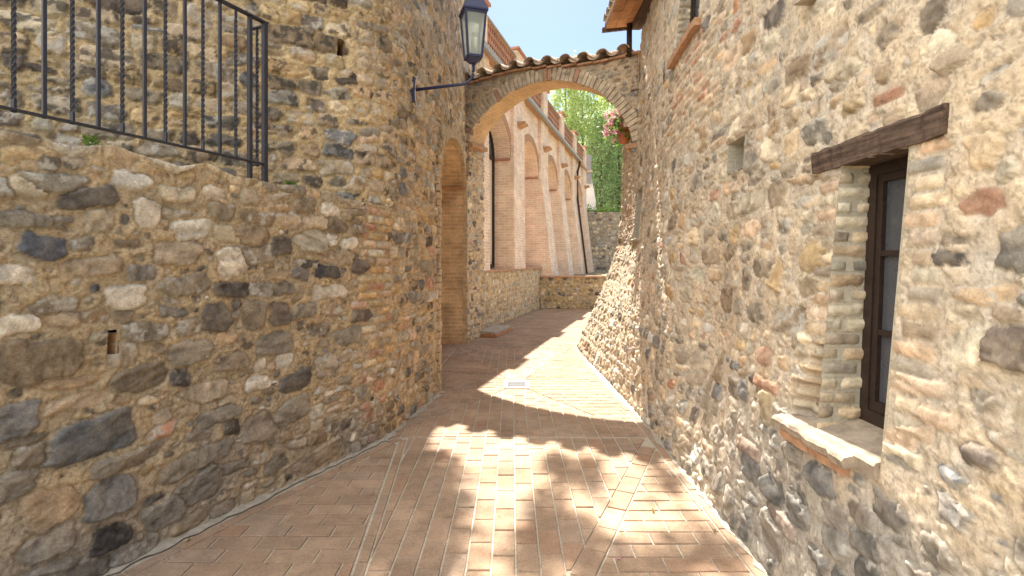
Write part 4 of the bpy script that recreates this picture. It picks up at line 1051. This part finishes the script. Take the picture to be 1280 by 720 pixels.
# pierced parapet between short piers
Lp0, Lp1 = PT[0][0] - 2.2, PT[-1][1] + .06
mb = MB(); mb.box(Lp0, Lp1, -.06, .72, GUT + .001, GUT + .10); mb.build('string_course', M['sillbrick'], arc)
for k in range(6):
    a, b = PT[k]; mb = MB(); mb.box(a + .25, b - .2, -.03, .42, GUT + .101, 7.62); p = mb.build('parapet_pier', BR, arc)
    mb = MB(); mb.box(a + .18, b - .13, -.10, .49, 7.621, 7.69); mb.build('cap', M['brick_red'], p)
def screen(x0, x1):
    z0, z1 = GUT + .101, 7.42; mb = MB()
    mb.box(x0, x1, .20, .26, z0, z1)
    nr = 4; ph = (z1 - z0) / nr
    for r_ in range(nr + 1):
        z = z0 + r_ * ph; mb.box(x0, x1, .06, .199, max(z0, z - .045), min(z1, z + .045))
    nx = max(3, int((x1 - x0) / .17)); w = (x1 - x0) / nx
    for r_ in range(nr):
        za, zb_ = z0 + r_ * ph + .045 + (.0 if r_ else 0), z0 + (r_ + 1) * ph - .045
        for i in range(nx + 1):
            xx = x0 + i * w + (w / 2 if r_ % 2 else 0); xa, xb = max(x0, xx - .05), min(x1, xx + .05)
            if xb - xa > .02: mb.box(xa, xb, .075, .198, za + .001, zb_ - .001)
    s = mb.build('parapet_screen', M['brick_red'], arc)
    mb = MB(); mb.box(x0 - .02, x1 + .02, -.0, .34, z1 + .002, z1 + .05); mb.build('coping', M['slab'], s)
screen(PT[0][0] - 2.2, PT[0][0] + .245)
for k in range(5): screen(PT[k][1] - .195, PT[k + 1][0] + .245)
# gutter and down pipe
mb = MB(); n = 8
prof = [(-.165 + .075 * math.cos(math.pi * (1 + i / n)), GUT - .005 + .075 * math.sin(math.pi * (1 + i / n))) for i in range(n + 1)]
for i in range(n): mb.poly([(Lp0, *prof[i]), (Lp1 - 3.2, *prof[i]), (Lp1 - 3.2, *prof[i + 1]), (Lp0, *prof[i + 1])]); mb.poly([(Lp0, prof[i + 1][0], prof[i + 1][1] + .004), (Lp1 - 3.2, prof[i + 1][0], prof[i + 1][1] + .004), (Lp1 - 3.2, prof[i][0], prof[i][1] + .004), (Lp0, prof[i][0], prof[i][1] + .004)])
mb.tube([(Lp0, -.24, GUT), (Lp1 - 3.2, -.24, GUT)], .01, 6)
mb.build('gutter', M['steel'], arc)
px_ = PT[4][1] - .12
mb = MB(); mb.tube([(px_, -.165, GUT - .05), (px_, -.14, GUT - .25), (px_, -.06, GUT - .55), (px_, -.06, SPR + .05), (px_, -.50, 1.0), (px_, -.58, .2)], .05, 10)
mb.build('downpipe', M['frame'], arc, smooth=True)
# rubble plinth with a ledge under the first bays
uc = spaced((0, tY(17.48) - .25, .022)); vc = spaced((0, 1.36, .022)); rng = np.random.RandomState(71)
st = rows(rng, -.1, uc[-1] + .1, 0, 1.4, .09, .16, .9, 2.0, ['grey', 'warmgrey', 'tan', 'ochre', 'pale', 'white', 'brickpale'], [2, 4, 4, 4, 4, 1, 1])
h, c = stone_field(uc, vc, st, (.64, .48, .29), 700, wash=.5)
UU, VV = np.meshgrid(uc, vc, indexing='ij'); P = np.stack([UU + .25, UU * 0, VV], -1); Nr = np.zeros_like(P); Nr[..., 1] = -1
wall_mesh('plinth', P, Nr, h, c, back=.69, parent=arc, mat=M['wallfar'])
mb = MB(); x = .25
rr = random.Random(2)
while x < tY(17.45):
    L = .30; mb.box(x, min(x + L - .008, tY(17.47)), -.05 + rr.uniform(-.006, .006), .69, 1.362, 1.408); x += L
mb.build('ledge', M['sillbrick'], arc)

# ------------------------------------------------------------------ garden wall across the end of the lane, terrace, back wall
def straight_wall(name, p0, p1, ztop, cell, seed, mortar, pal, wts, label, cat, back=.3, hs=(.1, .2), parent=None, z0=0.0, **kw):
    L = math.hypot(p1[0] - p0[0], p1[1] - p0[1]); uc = spaced((0, L, cell)); vc = spaced((z0, ztop, cell)); rng = np.random.RandomState(seed)
    st = rows(rng, -.1, L + .1, z0, ztop + .05, hs[0], hs[1], .9, 2.0, pal, wts, **kw)
    h, c = stone_field(uc, vc, st, mortar, seed, wash=.3)
    P, Nr = path_grid([p0, p1], uc, vc)
    return tag(wall_mesh(name, P, Nr, h, c, back=back, mat=M['wallfar']), label, cat)
gw = straight_wall('garden_wall', (.95, 17.25), (4.2, 17.25), 1.06, .02, 81, (.48, .36, .20), ['ochre', 'tan', 'brown', 'dark', 'grey', 'brickpale'], [3, 3, 2, 1.2, 2, 1], 'low rubble garden wall with brick top closing the end of the lane', 'wall', p=(2.2, 3))
mb = MB(); x = .95
while x < 4.2:
    mb.box(x, x + .29, 17.19, 17.56, 1.062, 1.115); x += .30
mb.build('coping', M['sillbrick'], gw)
mb = MB(); mb.prism([(1.2, 17.5, 1.0), (16, 17.5, 1.0), (20, 28.3, 1.0), (3.5, 28.3, 1.0)], (0, 0, -1.2))
tag(mb.build('upper_terrace', M['earth']), kind='structure')
bw = straight_wall('boundary_wall', (3.6, 28.3), (11.5, 28.3), 4.3, .035, 91, (.34, .29, .22), ['grey', 'warmgrey', 'brown', 'tan', 'dark', 'pale'], [4, 4, 2, 3, 1, 2], 'tall grey rubble boundary wall topped with greenery beyond the arch', 'wall', back=.5, hs=(.12, .26))

def leaves(pts, size, seed, flat=.0):
    """leaf-sized quads at the given points, as one mesh body"""
    r = np.random.RandomState(seed); n = len(pts); pts = np.asarray(pts)
    d1 = r.normal(size=(n, 3)); d1 /= np.linalg.norm(d1, axis=1)[:, None]; d2 = r.normal(size=(n, 3)); d2 -= (d2 * d1).sum(1)[:, None] * d1; d2 /= np.linalg.norm(d2, axis=1)[:, None]
    s = size * r.uniform(.6, 1.3, n)[:, None]
    v = np.stack([pts - d1 * s, pts + d2 * s * .45, pts + d1 * s, pts - d2 * s * .45], 1).reshape(-1, 3)
    return v, np.arange(4 * n).reshape(n, 4)
def leaf_obj(name, pts, size, seed, mat, parent=None):
    v, f = leaves(pts, size, seed); me = bpy.data.meshes.new(name); me.from_pydata(v.tolist(), [], f.tolist()); return link(name, me, mat, parent)
def clumps(r, centre, rad, nc, per, cr, shell=.5):
    out = []
    for _ in range(nc):
        d = r.normal(size=3); d /= np.linalg.norm(d); k = r.uniform(shell, 1) ** .6
        c = np.array(centre) + d * np.array(rad) * k
        out.append(c + r.normal(size=(per, 3)) * cr * r.uniform(.6, 1.3) * np.array([1, 1, .75]))
    return np.concatenate(out)
mb_pts = np.stack([np.random.RandomState(4).uniform(3.7, 11.4, 2600), np.random.RandomState(5).uniform(28.25, 28.8, 2600), 4.3 + np.abs(np.random.RandomState(6).normal(size=2600)) * .16], -1)
g = leaf_obj('grass', mb_pts[:1500], .07, 3, M['weed']); tag(g, kind='stuff')

# annexe behind the arcade
ann = empty('annexe', (5.4, 31, 1), label='small whitewashed house with grey balcony panel behind the boundary wall', cat='house')
mb = MB(); mb.prism([(4.15, 29.2, 0), (4.78, 29.2, 0), (4.78, 29.2, 5.0), (4.5, 29.2, 6.6), (4.15, 29.2, 6.6)], (0, 2.5, 0)); part(mb.build('wall', M['plaster']), ann)
mb = MB(); mb.hexa([(4.1, 28.95, 6.62), (4.55, 28.95, 6.62), (4.55, 31.9, 6.62), (4.1, 31.9, 6.62), (4.1, 28.95, 6.72), (4.55, 28.95, 6.72), (4.55, 31.9, 6.72), (4.1, 31.9, 6.72)]); part(mb.build('roof', M['tile']), ann)
mb = MB(); mb.box(4.18, 4.50, 29.0, 29.1, 6.0, 7.6); part(mb.build('balcony_panel', mat_plain('slate_panel', (.20, .20, .21), .8, .15, 3)), ann)

# ------------------------------------------------------------------ trees
def tree(name, x, y, z0, h, rad, nc, per, size, mat, seed, label, lean=0, base=.2, group=None):
    r = np.random.RandomState(seed); t = empty(name, (x, y, z0), label=label, cat='tree', group=group)
    mb = MB(); P = [Vector((x + lean * k / 6 + r.uniform(-.08, .08), y + r.uniform(-.08, .08), z0 + h * .92 * k / 6)) for k in range(7)]
    mb.tube(P, [.22 * (1 - .14 * k) for k in range(7)], 8)
    for k in range(14):
        f = r.uniform(.2, .85); a = r.uniform(0, 6.28); b = Vector((x + lean * f, y, z0 + h * .92 * f)); L = rad * r.uniform(.6, 1.0)
        mb.tube([b, b + Vector((math.cos(a) * L * .5, math.sin(a) * L * .5, L * .5)), b + Vector((math.cos(a) * L, math.sin(a) * L, L * 1.2))], [.06, .04, .012], 5)
    part(mb.build('trunk', M['trunk'], smooth=True), t)
    pts = []
    for i in range(nc):
        f = r.uniform(base, 1); w = rad * (math.sin(math.pi * min(1, (f - base) / (1 - base) * .82 + .14)) ** .7) * r.uniform(.35, 1.05); a = r.uniform(0, 6.28)
        c = np.array([x + lean * f + math.cos(a) * w, y + math.sin(a) * w, z0 + h * f]); pts.append(c + r.normal(size=(per, 3)) * np.array([.26, .26, .34]) * r.uniform(.6, 1.4))
    part(leaf_obj('crown', np.concatenate(pts), size, seed, mat), t)
    return t
tree('poplar_tree', 3.6, 37, 1, 14.0, 1.8, 190, 52, .12, M['leaf'], 201, 'tall light green poplar right behind the pink parapet', .3, group='poplars beyond the arch')
tree('poplar_tree', 5.6, 40, 1, 16.2, 2.0, 230, 52, .13, M['leaf'], 202, 'tallest bright green poplar in the middle of the arch opening', -.2, group='poplars beyond the arch')
tree('poplar_tree', 8.0, 42, 1, 16.0, 2.2, 240, 52, .13, M['leaf'], 203, 'bright green poplar behind the hanging flower pot', .2, group='poplars beyond the arch')
tree('cypress_tree', 6.1, 35, 1, 10.5, 1.2, 150, 52, .10, M['leafdark'], 204, 'dark green slender tree above the boundary wall, left of the flower pot', 0, .12, group='dark trees beyond the arch')
tree('cypress_tree', 7.6, 36.5, 1, 11.5, 1.3, 170, 52, .10, M['leafdark'], 205, 'dark green tree just left of the leaning house wall', 0, .12, group='dark trees beyond the arch')
tree('poplar_tree', 10.8, 45, 1, 17.5, 2.6, 240, 52, .14, M['leaf'], 206, 'poplar half hidden by the end of the right stone house', group='poplars beyond the arch')

# tree standing in the courtyard behind the left house; its high boughs dapple the near paving
lt = empty('courtyard_tree', (-5.9, 12.3, 0), label='tall broad tree behind the left stone building whose boughs shade the paving', cat='tree')
mb = MB(); SH = 8.77; ZC = 10.0
mb.tube([(-5.9, 12.3, 0), (-5.8, 12.3, 3), (-5.5, 12.2, 6.5), (-4.6, 12.1, 9)], [.28, .24, .19, .13], 10)
TG = [(-.55, 4.2, .12), (-.36, 3.98, .13), (-.62, 3.9, .15), (-.45, 3.58, .17), (-.26, 3.35, .11), (-.55, 3.15, .2), (-.25, 2.95, .13), (-.4, 2.75, .18), (-.8, 3.3, .2), (.52, 4.1, .07), (.66, 4.03, .07), (.8, 3.97, .06), (.42, 3.35, .09), (.52, 3.05, .11), (.33, 2.88, .12), (.7, 2.72, .13), (1.36, 3.84, .08), (1.0, 2.7, .12), (1.3, 2.9, .13), (-.1, 2.2, .22), (.5, 2.1, .22), (1.0, 2.0, .25), (-.6, 2.3, .25), (.1, 1.6, .3), (.9, 1.5, .3), (-.9, 1.6, .3)]
r = np.random.RandomState(77); pts = []
for gx, gy, gr in TG:
    c = np.array([gx, gy + SH, ZC]); pts.append(c + r.normal(size=(int(1250 * gr), 3)) * np.array([gr, gr, .25]) * .75)
    mid = Vector((-4.6, 12.1, 9)).lerp(Vector(c), .6) + Vector((0, 0, .25)); mb.tube([(-4.6, 12.1, 9), mid, tuple(c)], [.05, .022, .006], 5)
pts.append(clumps(r, (-5.5, 12.2, 10.6), (2.6, 2.4, 1.6), 120, 50, .3))
part(mb.build('trunk', M['trunk'], smooth=True), lt); part(leaf_obj('crown', np.concatenate(pts), .075, 9, M['leafnear']), lt)

# ------------------------------------------------------------------ small plants, flower pot, step, drain cover
def tuft(x, y, z, n, rad, size, label, seed, hang=.0):
    r = np.random.RandomState(seed); p = np.array([x, y, z]) + r.normal(size=(n, 3)) * np.array([rad, rad, rad]) * .55 + np.array([0, 0, rad * .3])
    q = p - np.array([x, y, z]); q *= .72
    t = leaf_obj('wall_plant', q, size * 1.15, seed, M['weed']); t.location = (x, y, z); return tag(t, label, 'plant', 'small weeds growing out of the walls')
uB = (483 - 640) / F_PX; YB = 5.0
tuft(uB * YB + .035, YB, EYE + 222 * YB / F_PX, 60, .05, .022, 'small green weed tuft on the wall left of the lantern bracket', 1)
tuft(-2.30, 2.80, 2.27, 70, .06, .016, 'weed growing on top of the low wall under the iron railing', 2)
tuft(-1.70, 3.93, 2.22, 30, .04, .022, 'tiny weed at the foot of the end post of the railing', 3)

fp = Vector((2.0, 9.15, 3.86))
pot = empty('flower_pot', tuple(fp), label='terracotta pot of pink geraniums hanging on the wall beyond the arch', cat='flower pot')
mb = MB(); prof = [(.085, -.12), (.125, .08), (.145, .085), (.145, .14), (.125, .14), (.12, .10)]; n = 20
for i in range(len(prof) - 1):
    for k in range(n):
        a0, a1 = 2 * math.pi * k / n, 2 * math.pi * (k + 1) / n
        mb.poly([(fp.x + prof[i][0] * math.cos(a0), fp.y + prof[i][0] * math.sin(a0), fp.z + prof[i][1]), (fp.x + prof[i][0] * math.cos(a1), fp.y + prof[i][0] * math.sin(a1), fp.z + prof[i][1]),
                 (fp.x + prof[i + 1][0] * math.cos(a1), fp.y + prof[i + 1][0] * math.sin(a1), fp.z + prof[i + 1][1]), (fp.x + prof[i + 1][0] * math.cos(a0), fp.y + prof[i + 1][0] * math.sin(a0), fp.z + prof[i + 1][1])])
mb.poly([(fp.x + .085 * math.cos(2 * math.pi * k / n), fp.y + .085 * math.sin(2 * math.pi * k / n), fp.z - .12) for k in range(n)][::-1])
mb.poly([(fp.x + .12 * math.cos(2 * math.pi * k / n), fp.y + .12 * math.sin(2 * math.pi * k / n), fp.z + .10) for k in range(n)])
part(mb.build('pot', mat_plain('orange_pot', (.60, .20, .08), .8, .12, 12), smooth=True), pot)
mb = MB(); mb.tube([(fp.x + .14 * math.cos(a), fp.y + .14 * math.sin(a), fp.z + .075) for a in np.linspace(0, 6.28, 21)], .007, 6); mb.tube([(fp.x + .14, fp.y, fp.z + .075), (fp.x + .3, fp.y, fp.z + .08)], .01, 6)
part(mb.build('bracket', M['iron']), pot)
r = np.random.RandomState(8)
p = np.array([fp.x - .08, fp.y - .02, fp.z + .16]) + r.normal(size=(420, 3)) * np.array([.15, .13, .14])
part(leaf_obj('foliage', p, .045, 4, M['weed']), pot)
fl = []
for k in range(44):
    d = r.normal(size=3); d /= np.linalg.norm(d); d[1] = -abs(d[1]) * .7
    c = np.array([fp.x - .13, fp.y - .03, fp.z + .17]) + d * np.array([.30, .2, .30]) * r.uniform(.55, 1); fl.append(c + r.normal(size=(20, 3)) * .022)
part(leaf_obj('blossom', np.concatenate(fl), .024, 5, M['petal']), pot)

sx, sy = -.72, 11.25
stp = empty('stone_step', (sx, sy, 0), label='small grey stone slab on a red brick base at the foot of the left wall', cat='step')
e = Vector((.283, .959, 0)); pf = Vector((.959, -.283, 0))
def oriented(x0, x1, y0, y1, z0, z1): return [tuple(Vector((sx, sy, 0)) + e * b + pf * a + Vector((0, 0, z))) for z in (z0, z1) for a, b in ((x0, y0), (x1, y0), (x1, y1), (x0, y1))]
mb = MB(); mb.hexa(oriented(.05, .50, -.30, .9, .002, .06)); part(mb.build('brick_base', M['terracotta'], bevel=.006), stp)
mb = MB(); mb.hexa(oriented(.06, .46, -.26, .85, .062, .125)); part(mb.build('slab', M['slab'], bevel=.01), stp)

gx, gy = .06, 6.78
M['grate'] = mat_plain('dull_grate', (.055, .055, .06), .7, .2, 30, metallic=0, bs=0)
dc = empty('drain_cover', (gx, gy, 0), label='square steel drain grate in a pale stone frame in the middle of the paving', cat='drain cover')
mb = MB(); w, i_ = .165, .12
for q in ((-w, w, -w, -i_), (-w, w, i_, w), (-w, -i_, -i_, i_), (i_, w, -i_, i_)): mb.box(gx + q[0], gx + q[1], gy + q[2] * 1.25, gy + q[3] * 1.25, -.01, .009)
part(mb.build('stone_frame', mat_plain('white_stone', (.66, .62, .57), .8, .1, 20)), dc)
mb = MB(); mb.box(gx - i_, gx + i_, gy - i_ * 1.25, gy + i_ * 1.25, -.05, .0045)
for k in range(9):
    x = gx - i_ + 2 * i_ * (k + .5) / 9; mb.box(x - .008, x + .008, gy - i_ * 1.24, gy + i_ * 1.24, .005, .0085)
for k in range(4): y = gy + i_ * 1.2 * (k / 1.5 - 1); mb.box(gx - i_ + .001, gx + i_ - .001, y - .008, y + .008, .0052, .0075)
part(mb.build('grate', M['grate']), dc)
pt_ = leaf_obj('petal', np.array([[0, 0, .004], [.008, .004, .007], [-.006, .006, .005]]), .02, 12, M['petal']); pt_.location = (.585, 2.82, .002)
tag(pt_, 'single fallen pink petal on the near brick paving', 'petal')

M['dry'] = mat_leaf('dry_leaf', (.30, .19, .08), (.42, .30, .14), .2)
dl = leaf_obj('dry_leaf', np.array([[0, 0, .006], [.006, .003, .009]]), .016, 15, M['dry'])
rl = random.Random(4)
for k, (x, y) in enumerate([(-1.62, 3.55), (-1.36, 4.05), (-1.55, 3.85), (-.98, 3.6), (-1.9, 3.0), (.93, 3.35), (1.22, 3.1), (.05, 5.2), (-.62, 5.6), (1.2, 4.4)]):
    o = dl if k == 0 else dl.copy()
    if k: COL.objects.link(o)
    o.location = (x, y, .001); o.rotation_euler = (0, 0, rl.uniform(0, 6.28))
    tag(o, 'tiny dry brown leaf scrap lying on the brick paving', 'leaf', 'dry leaf scraps on the paving')

# ------------------------------------------------------------------ paving and ground
mb = MB(); mb.box(-250, 250, -150, 350, -.6, -.03); tag(mb.build('ground', M['earth']), kind='structure')
pv, pf_, pc = [], [], []
prng = random.Random(99)
def clip(poly, cl):
    out = poly
    for i in range(len(cl)):
        a, b = cl[i], cl[(i + 1) % len(cl)]; inp = out; out = []
        if not inp: return []
        side = lambda p: (b[0] - a[0]) * (p[1] - a[1]) - (b[1] - a[1]) * (p[0] - a[0])
        for j in range(len(inp)):
            p, q = inp[j], inp[(j + 1) % len(inp)]; sp, sq = side(p), side(q)
            if sp >= 0: out.append(p)
            if (sp >= 0) != (sq >= 0):
                t = sp / (sp - sq); out.append((p[0] + (q[0] - p[0]) * t, p[1] + (q[1] - p[1]) * t))
    return out
def area(p): return sum(p[i][0] * p[(i + 1) % len(p)][1] - p[(i + 1) % len(p)][0] * p[i][1] for i in range(len(p))) / 2
def shrink(poly, d):
    """inset a convex counter-clockwise polygon"""
    n = len(poly); out = poly
    for i in range(n):
        a, b = poly[i], poly[(i + 1) % n]; L = math.hypot(b[0] - a[0], b[1] - a[1])
        if L < 1e-5: continue
        nx, ny = -(b[1] - a[1]) / L * d, (b[0] - a[0]) / L * d
        a2 = (a[0] + nx, a[1] + ny); b2 = (b[0] + nx, b[1] + ny); res = []
        side = lambda p: (b2[0] - a2[0]) * (p[1] - a2[1]) - (b2[1] - a2[1]) * (p[0] - a2[0])
        for j in range(len(out)):
            p, q = out[j], out[(j + 1) % len(out)]; sp, sq = side(p), side(q)
            if sp >= 0: res.append(p)
            if (sp >= 0) != (sq >= 0): t = sp / (sp - sq); res.append((p[0] + (q[0] - p[0]) * t, p[1] + (q[1] - p[1]) * t))
        out = res
        if len(out) < 3: return []
    return out
def paver(poly, tone=1.0):
    if len(poly) < 3: return
    if area(poly) < 0: poly = poly[::-1]
    if area(poly) < .0006: return
    top = shrink(poly, .004)
    if len(top) < 3: return
    dz = prng.uniform(-.0022, .0022); tx, ty = prng.uniform(-.006, .006), prng.uniform(-.006, .006); cx = sum(p[0] for p in poly) / len(poly); cy = sum(p[1] for p in poly) / len(poly)
    z = lambda p: dz + (p[0] - cx) * tx + (p[1] - cy) * ty
    k = prng.uniform(.78, .95) * tone; hue = prng.random(); base = (.43, .30, .205) if hue < .7 else ((.42, .305, .22) if hue < .9 else (.44, .285, .19))
    col = (base[0] * k, base[1] * k, base[2] * k, 1)
    i = len(pv); pv.extend((p[0], p[1], z(p)) for p in top); n = len(top); pf_.append(list(range(i, i + n)))
    m = shrink(poly, .0008)
    if len(m) == n:
        j = len(pv); pv.extend((p[0], p[1], z(p) - .004) for p in m); l = len(pv); pv.extend((p[0], p[1], -.02) for p in m)
        for q in range(n):
            w_ = (q + 1) % n; pf_.append([j + q, j + w_, i + w_, i + q]); pf_.append([l + q, l + w_, j + w_, j + q])
    else:
        l = len(pv); pv.extend((p[0], p[1], -.02) for p in top)
        for q in range(n): w_ = (q + 1) % n; pf_.append([l + q, l + w_, i + w_, i + q])
    pc.extend([col] * (len(pv) - len(pc)))
BW, BLn, JT = .133, .268, .009
def zone(poly, orient, off=(0, 0), tone=1.0):
    if area(poly) < 0: poly = poly[::-1]
    poly = shrink(poly, .004)
    xs = [p[0] for p in poly]; ys = [p[1] for p in poly]
    a0, a1, b0, b1 = (min(xs), max(xs), min(ys), max(ys)) if orient == 'x' else (min(ys), max(ys), min(xs), max(xs))
    rwn = 0; b = math.floor((b0 - off[1]) / BW) * BW + off[1]
    while b < b1:
        a = math.floor((a0 - off[0]) / BLn) * BLn + off[0] - (BLn / 2 if rwn % 2 else 0) + prng.uniform(-.02, .02)
        while a < a1:
            w1 = prng.uniform(-.002, .002); q = [(a + JT / 2, b + JT / 2 + w1), (a + BLn - JT / 2, b + JT / 2 + prng.uniform(-.002, .002)), (a + BLn - JT / 2, b + BW - JT / 2), (a + JT / 2, b + BW - JT / 2 + w1)]
            if orient == 'y': q = [(p[1], p[0]) for p in q][::-1]
            paver(clip(q, poly), tone); a += BLn
        b += BW; rwn += 1
def strip(p0, p1, w, L=BLn):
    p0, p1 = Vector((*p0, 0)), Vector((*p1, 0)); d = (p1 - p0); T = d.length; d.normalize(); n = Vector((-d.y, d.x, 0)) * (w / 2 - .004); t = 0
    while t < T - .02:
        a, b = p0 + d * (t + .004), p0 + d * (min(T, t + L) - .004); paver([tuple((a - n).xy), tuple((b - n).xy), tuple((b + n).xy), tuple((a + n).xy)]); t += L
xl = lambda Y: -2.95 + .4771 * (Y - 1)
zone([(xl(1.2) + .165, 1.2), (-.70, 1.2), (-1.035, 4.6), (xl(4.6) + .165, 4.6)], 'x')
strip((-.663, 1.2), (-1.0, 4.7), .068)
strip((xl(1.0) + .115, 1.0), (xl(4.75) + .115, 4.75), .085)
zone([(-.63, 1.2), (-.37, 1.2), (1.10, 4.45), (1.236, 4.75), (-.967, 4.75)], 'y', (.05, .02))
strip((-.30, 1.2), (1.205, 4.53), .135)
zone([(-.22, 1.2), (1.265, 1.2), (1.265, 4.5)], 'x', (.03, .05))
strip((1.31, 1.0), (1.31, 5.35), .085); strip((1.31, 5.35), (1.22, 6.3), .085); strip((1.22, 6.3), (1.175, 7.7), .085); strip((1.175, 7.7), (1.15, 9.7), .085)
SW, SE, NE, NW, CC = (-1.2, 4.78), (1.27, 4.78), (1.12, 9.6), (-1.05, 9.6), (.06, 6.78)
zone([SW, SE, CC], 'y', (.05, .02)); zone([NE, NW, CC], 'y', (.1, .05)); zone([NW, SW, CC], 'x', (.05, .1)); zone([SE, NE, CC], 'x', (.1, .03))
zone([(-3.4, 6.2), (-1.17, 6.2), (-1.06, 9.6), (-1.1, 10.4), (-3.4, 10.4)], 'x')
x = -1.1
while x < 1.4: paver([(x + .004, 9.61), (x + BW - .004, 9.61), (x + BW - .004, 9.87), (x + .004, 9.87)]); x += BW
zone([(-1.2, 9.88), (2.7, 9.88), (3.4, 17.25), (-1.2, 17.25)], 'x', (.07, .02))
me = bpy.data.meshes.new('brick_paving'); me.from_pydata(pv, [], pf_)
ca = me.color_attributes.new('col', 'FLOAT_COLOR', 'POINT'); ca.data.foreach_set('color', [c for q in pc for c in q])
tag(link('brick_paving', me, M['paver']), kind='structure')
mb = MB(); mb.box(-3.6, 3.6, .6, 17.3, -.028, -.0075); tag(mb.build('paving_bed', M['joint']), kind='structure')
# cement fillets along the wall feet
mb = MB(); rr = random.Random(5)
def fillet(pts, side, w=.07, hh=.05, step=.07):
    P = resample([Vector((*p, 0)) for p in pts], step); pr = None
    for i, p in enumerate(P):
        d = (P[min(i + 1, len(P) - 1)] - P[max(i - 1, 0)]).normalized(); n = Vector((d.y, -d.x, 0)) * side; k = rr.uniform(.45, 1.4)
        ring = [p - n * .04 + Vector((0, 0, hh * k)), p + n * w * .35 * k + Vector((0, 0, hh * .45 * k)), p + n * w * k + Vector((0, 0, .0035))]
        if pr:
            for q in range(2): mb.poly([pr[q], pr[q + 1], ring[q + 1], ring[q]])
        pr = ring
fillet([(xl(1.0), 1.0), (-1.18, 4.71)], 1, .045, .03); fillet([(-1.18, 4.71), (-.9, 6.4)], 1, .055, .03)
fillet([(1.35, 9.6 - 8.6), (1.35, 5.4), (1.275, 6.2), (1.235, 7.7), (1.21, 9.6)], -1, .035, .015)
tag(mb.build('cement_edging', M['cement'], smooth=True), kind='structure')

# ------------------------------------------------------------------ light, sky, camera
EL = math.atan(1 / .877)
sun = bpy.data.lights.new('sun', 'SUN'); sun.energy = 4.3; sun.angle = R(.55); sun.color = (1, .93, .82)
so = bpy.data.objects.new('sun', sun); COL.objects.link(so); so.rotation_euler = (-(math.pi / 2 - EL), 0, R(-1.2))
w = bpy.data.worlds.new('World'); scene.world = w; w.use_nodes = True
nt = w.node_tree; bg = nt.nodes['Background']; sky = nt.nodes.new('ShaderNodeTexSky'); sky.sky_type = 'NISHITA'; sky.sun_disc = False
sky.sun_elevation = EL; sky.sun_rotation = 0; sky.air_density = 1.0; sky.dust_density = .4; sky.ozone_density = 2.0
# added fill light: bright white sky areas out of view, strongest behind left
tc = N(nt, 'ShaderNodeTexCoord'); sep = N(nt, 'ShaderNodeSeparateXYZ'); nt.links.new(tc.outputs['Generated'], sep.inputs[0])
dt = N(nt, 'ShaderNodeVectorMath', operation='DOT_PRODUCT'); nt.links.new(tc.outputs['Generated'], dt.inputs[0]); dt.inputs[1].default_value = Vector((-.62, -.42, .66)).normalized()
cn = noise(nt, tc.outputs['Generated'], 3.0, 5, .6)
fill_bank = remap(nt, dt.outputs['Value'], .45, .85, 0, 1); fill_veil = remap(nt, sep.outputs['Z'], .52, .8, 0, .22)
sm_ = N(nt, 'ShaderNodeMath', operation='ADD', use_clamp=True); nt.links.new(fill_bank, sm_.inputs[0]); nt.links.new(fill_veil, sm_.inputs[1])
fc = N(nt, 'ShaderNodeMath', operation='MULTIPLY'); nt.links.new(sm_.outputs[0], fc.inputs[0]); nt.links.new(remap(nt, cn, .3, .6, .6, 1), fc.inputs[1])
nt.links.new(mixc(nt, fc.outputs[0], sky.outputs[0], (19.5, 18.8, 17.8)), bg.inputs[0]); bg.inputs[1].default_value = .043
cam = bpy.data.cameras.new('camera'); co = bpy.data.objects.new('camera', cam); COL.objects.link(co)
co.location = (0, 0, EYE); co.rotation_euler = (R(90), 0, 0); cam.sensor_width = 36; cam.lens = 18; cam.shift_y = -35 / 1280; cam.clip_end = 800; cam.clip_start = .05
scene.camera = co
vs = scene.view_settings; vs.view_transform = 'Standard'; vs.look = 'None'; vs.exposure = 2.1; vs.gamma = 1; vs.use_curve_mapping = False
scene.cycles.max_bounces = 8; scene.cycles.diffuse_bounces = 6
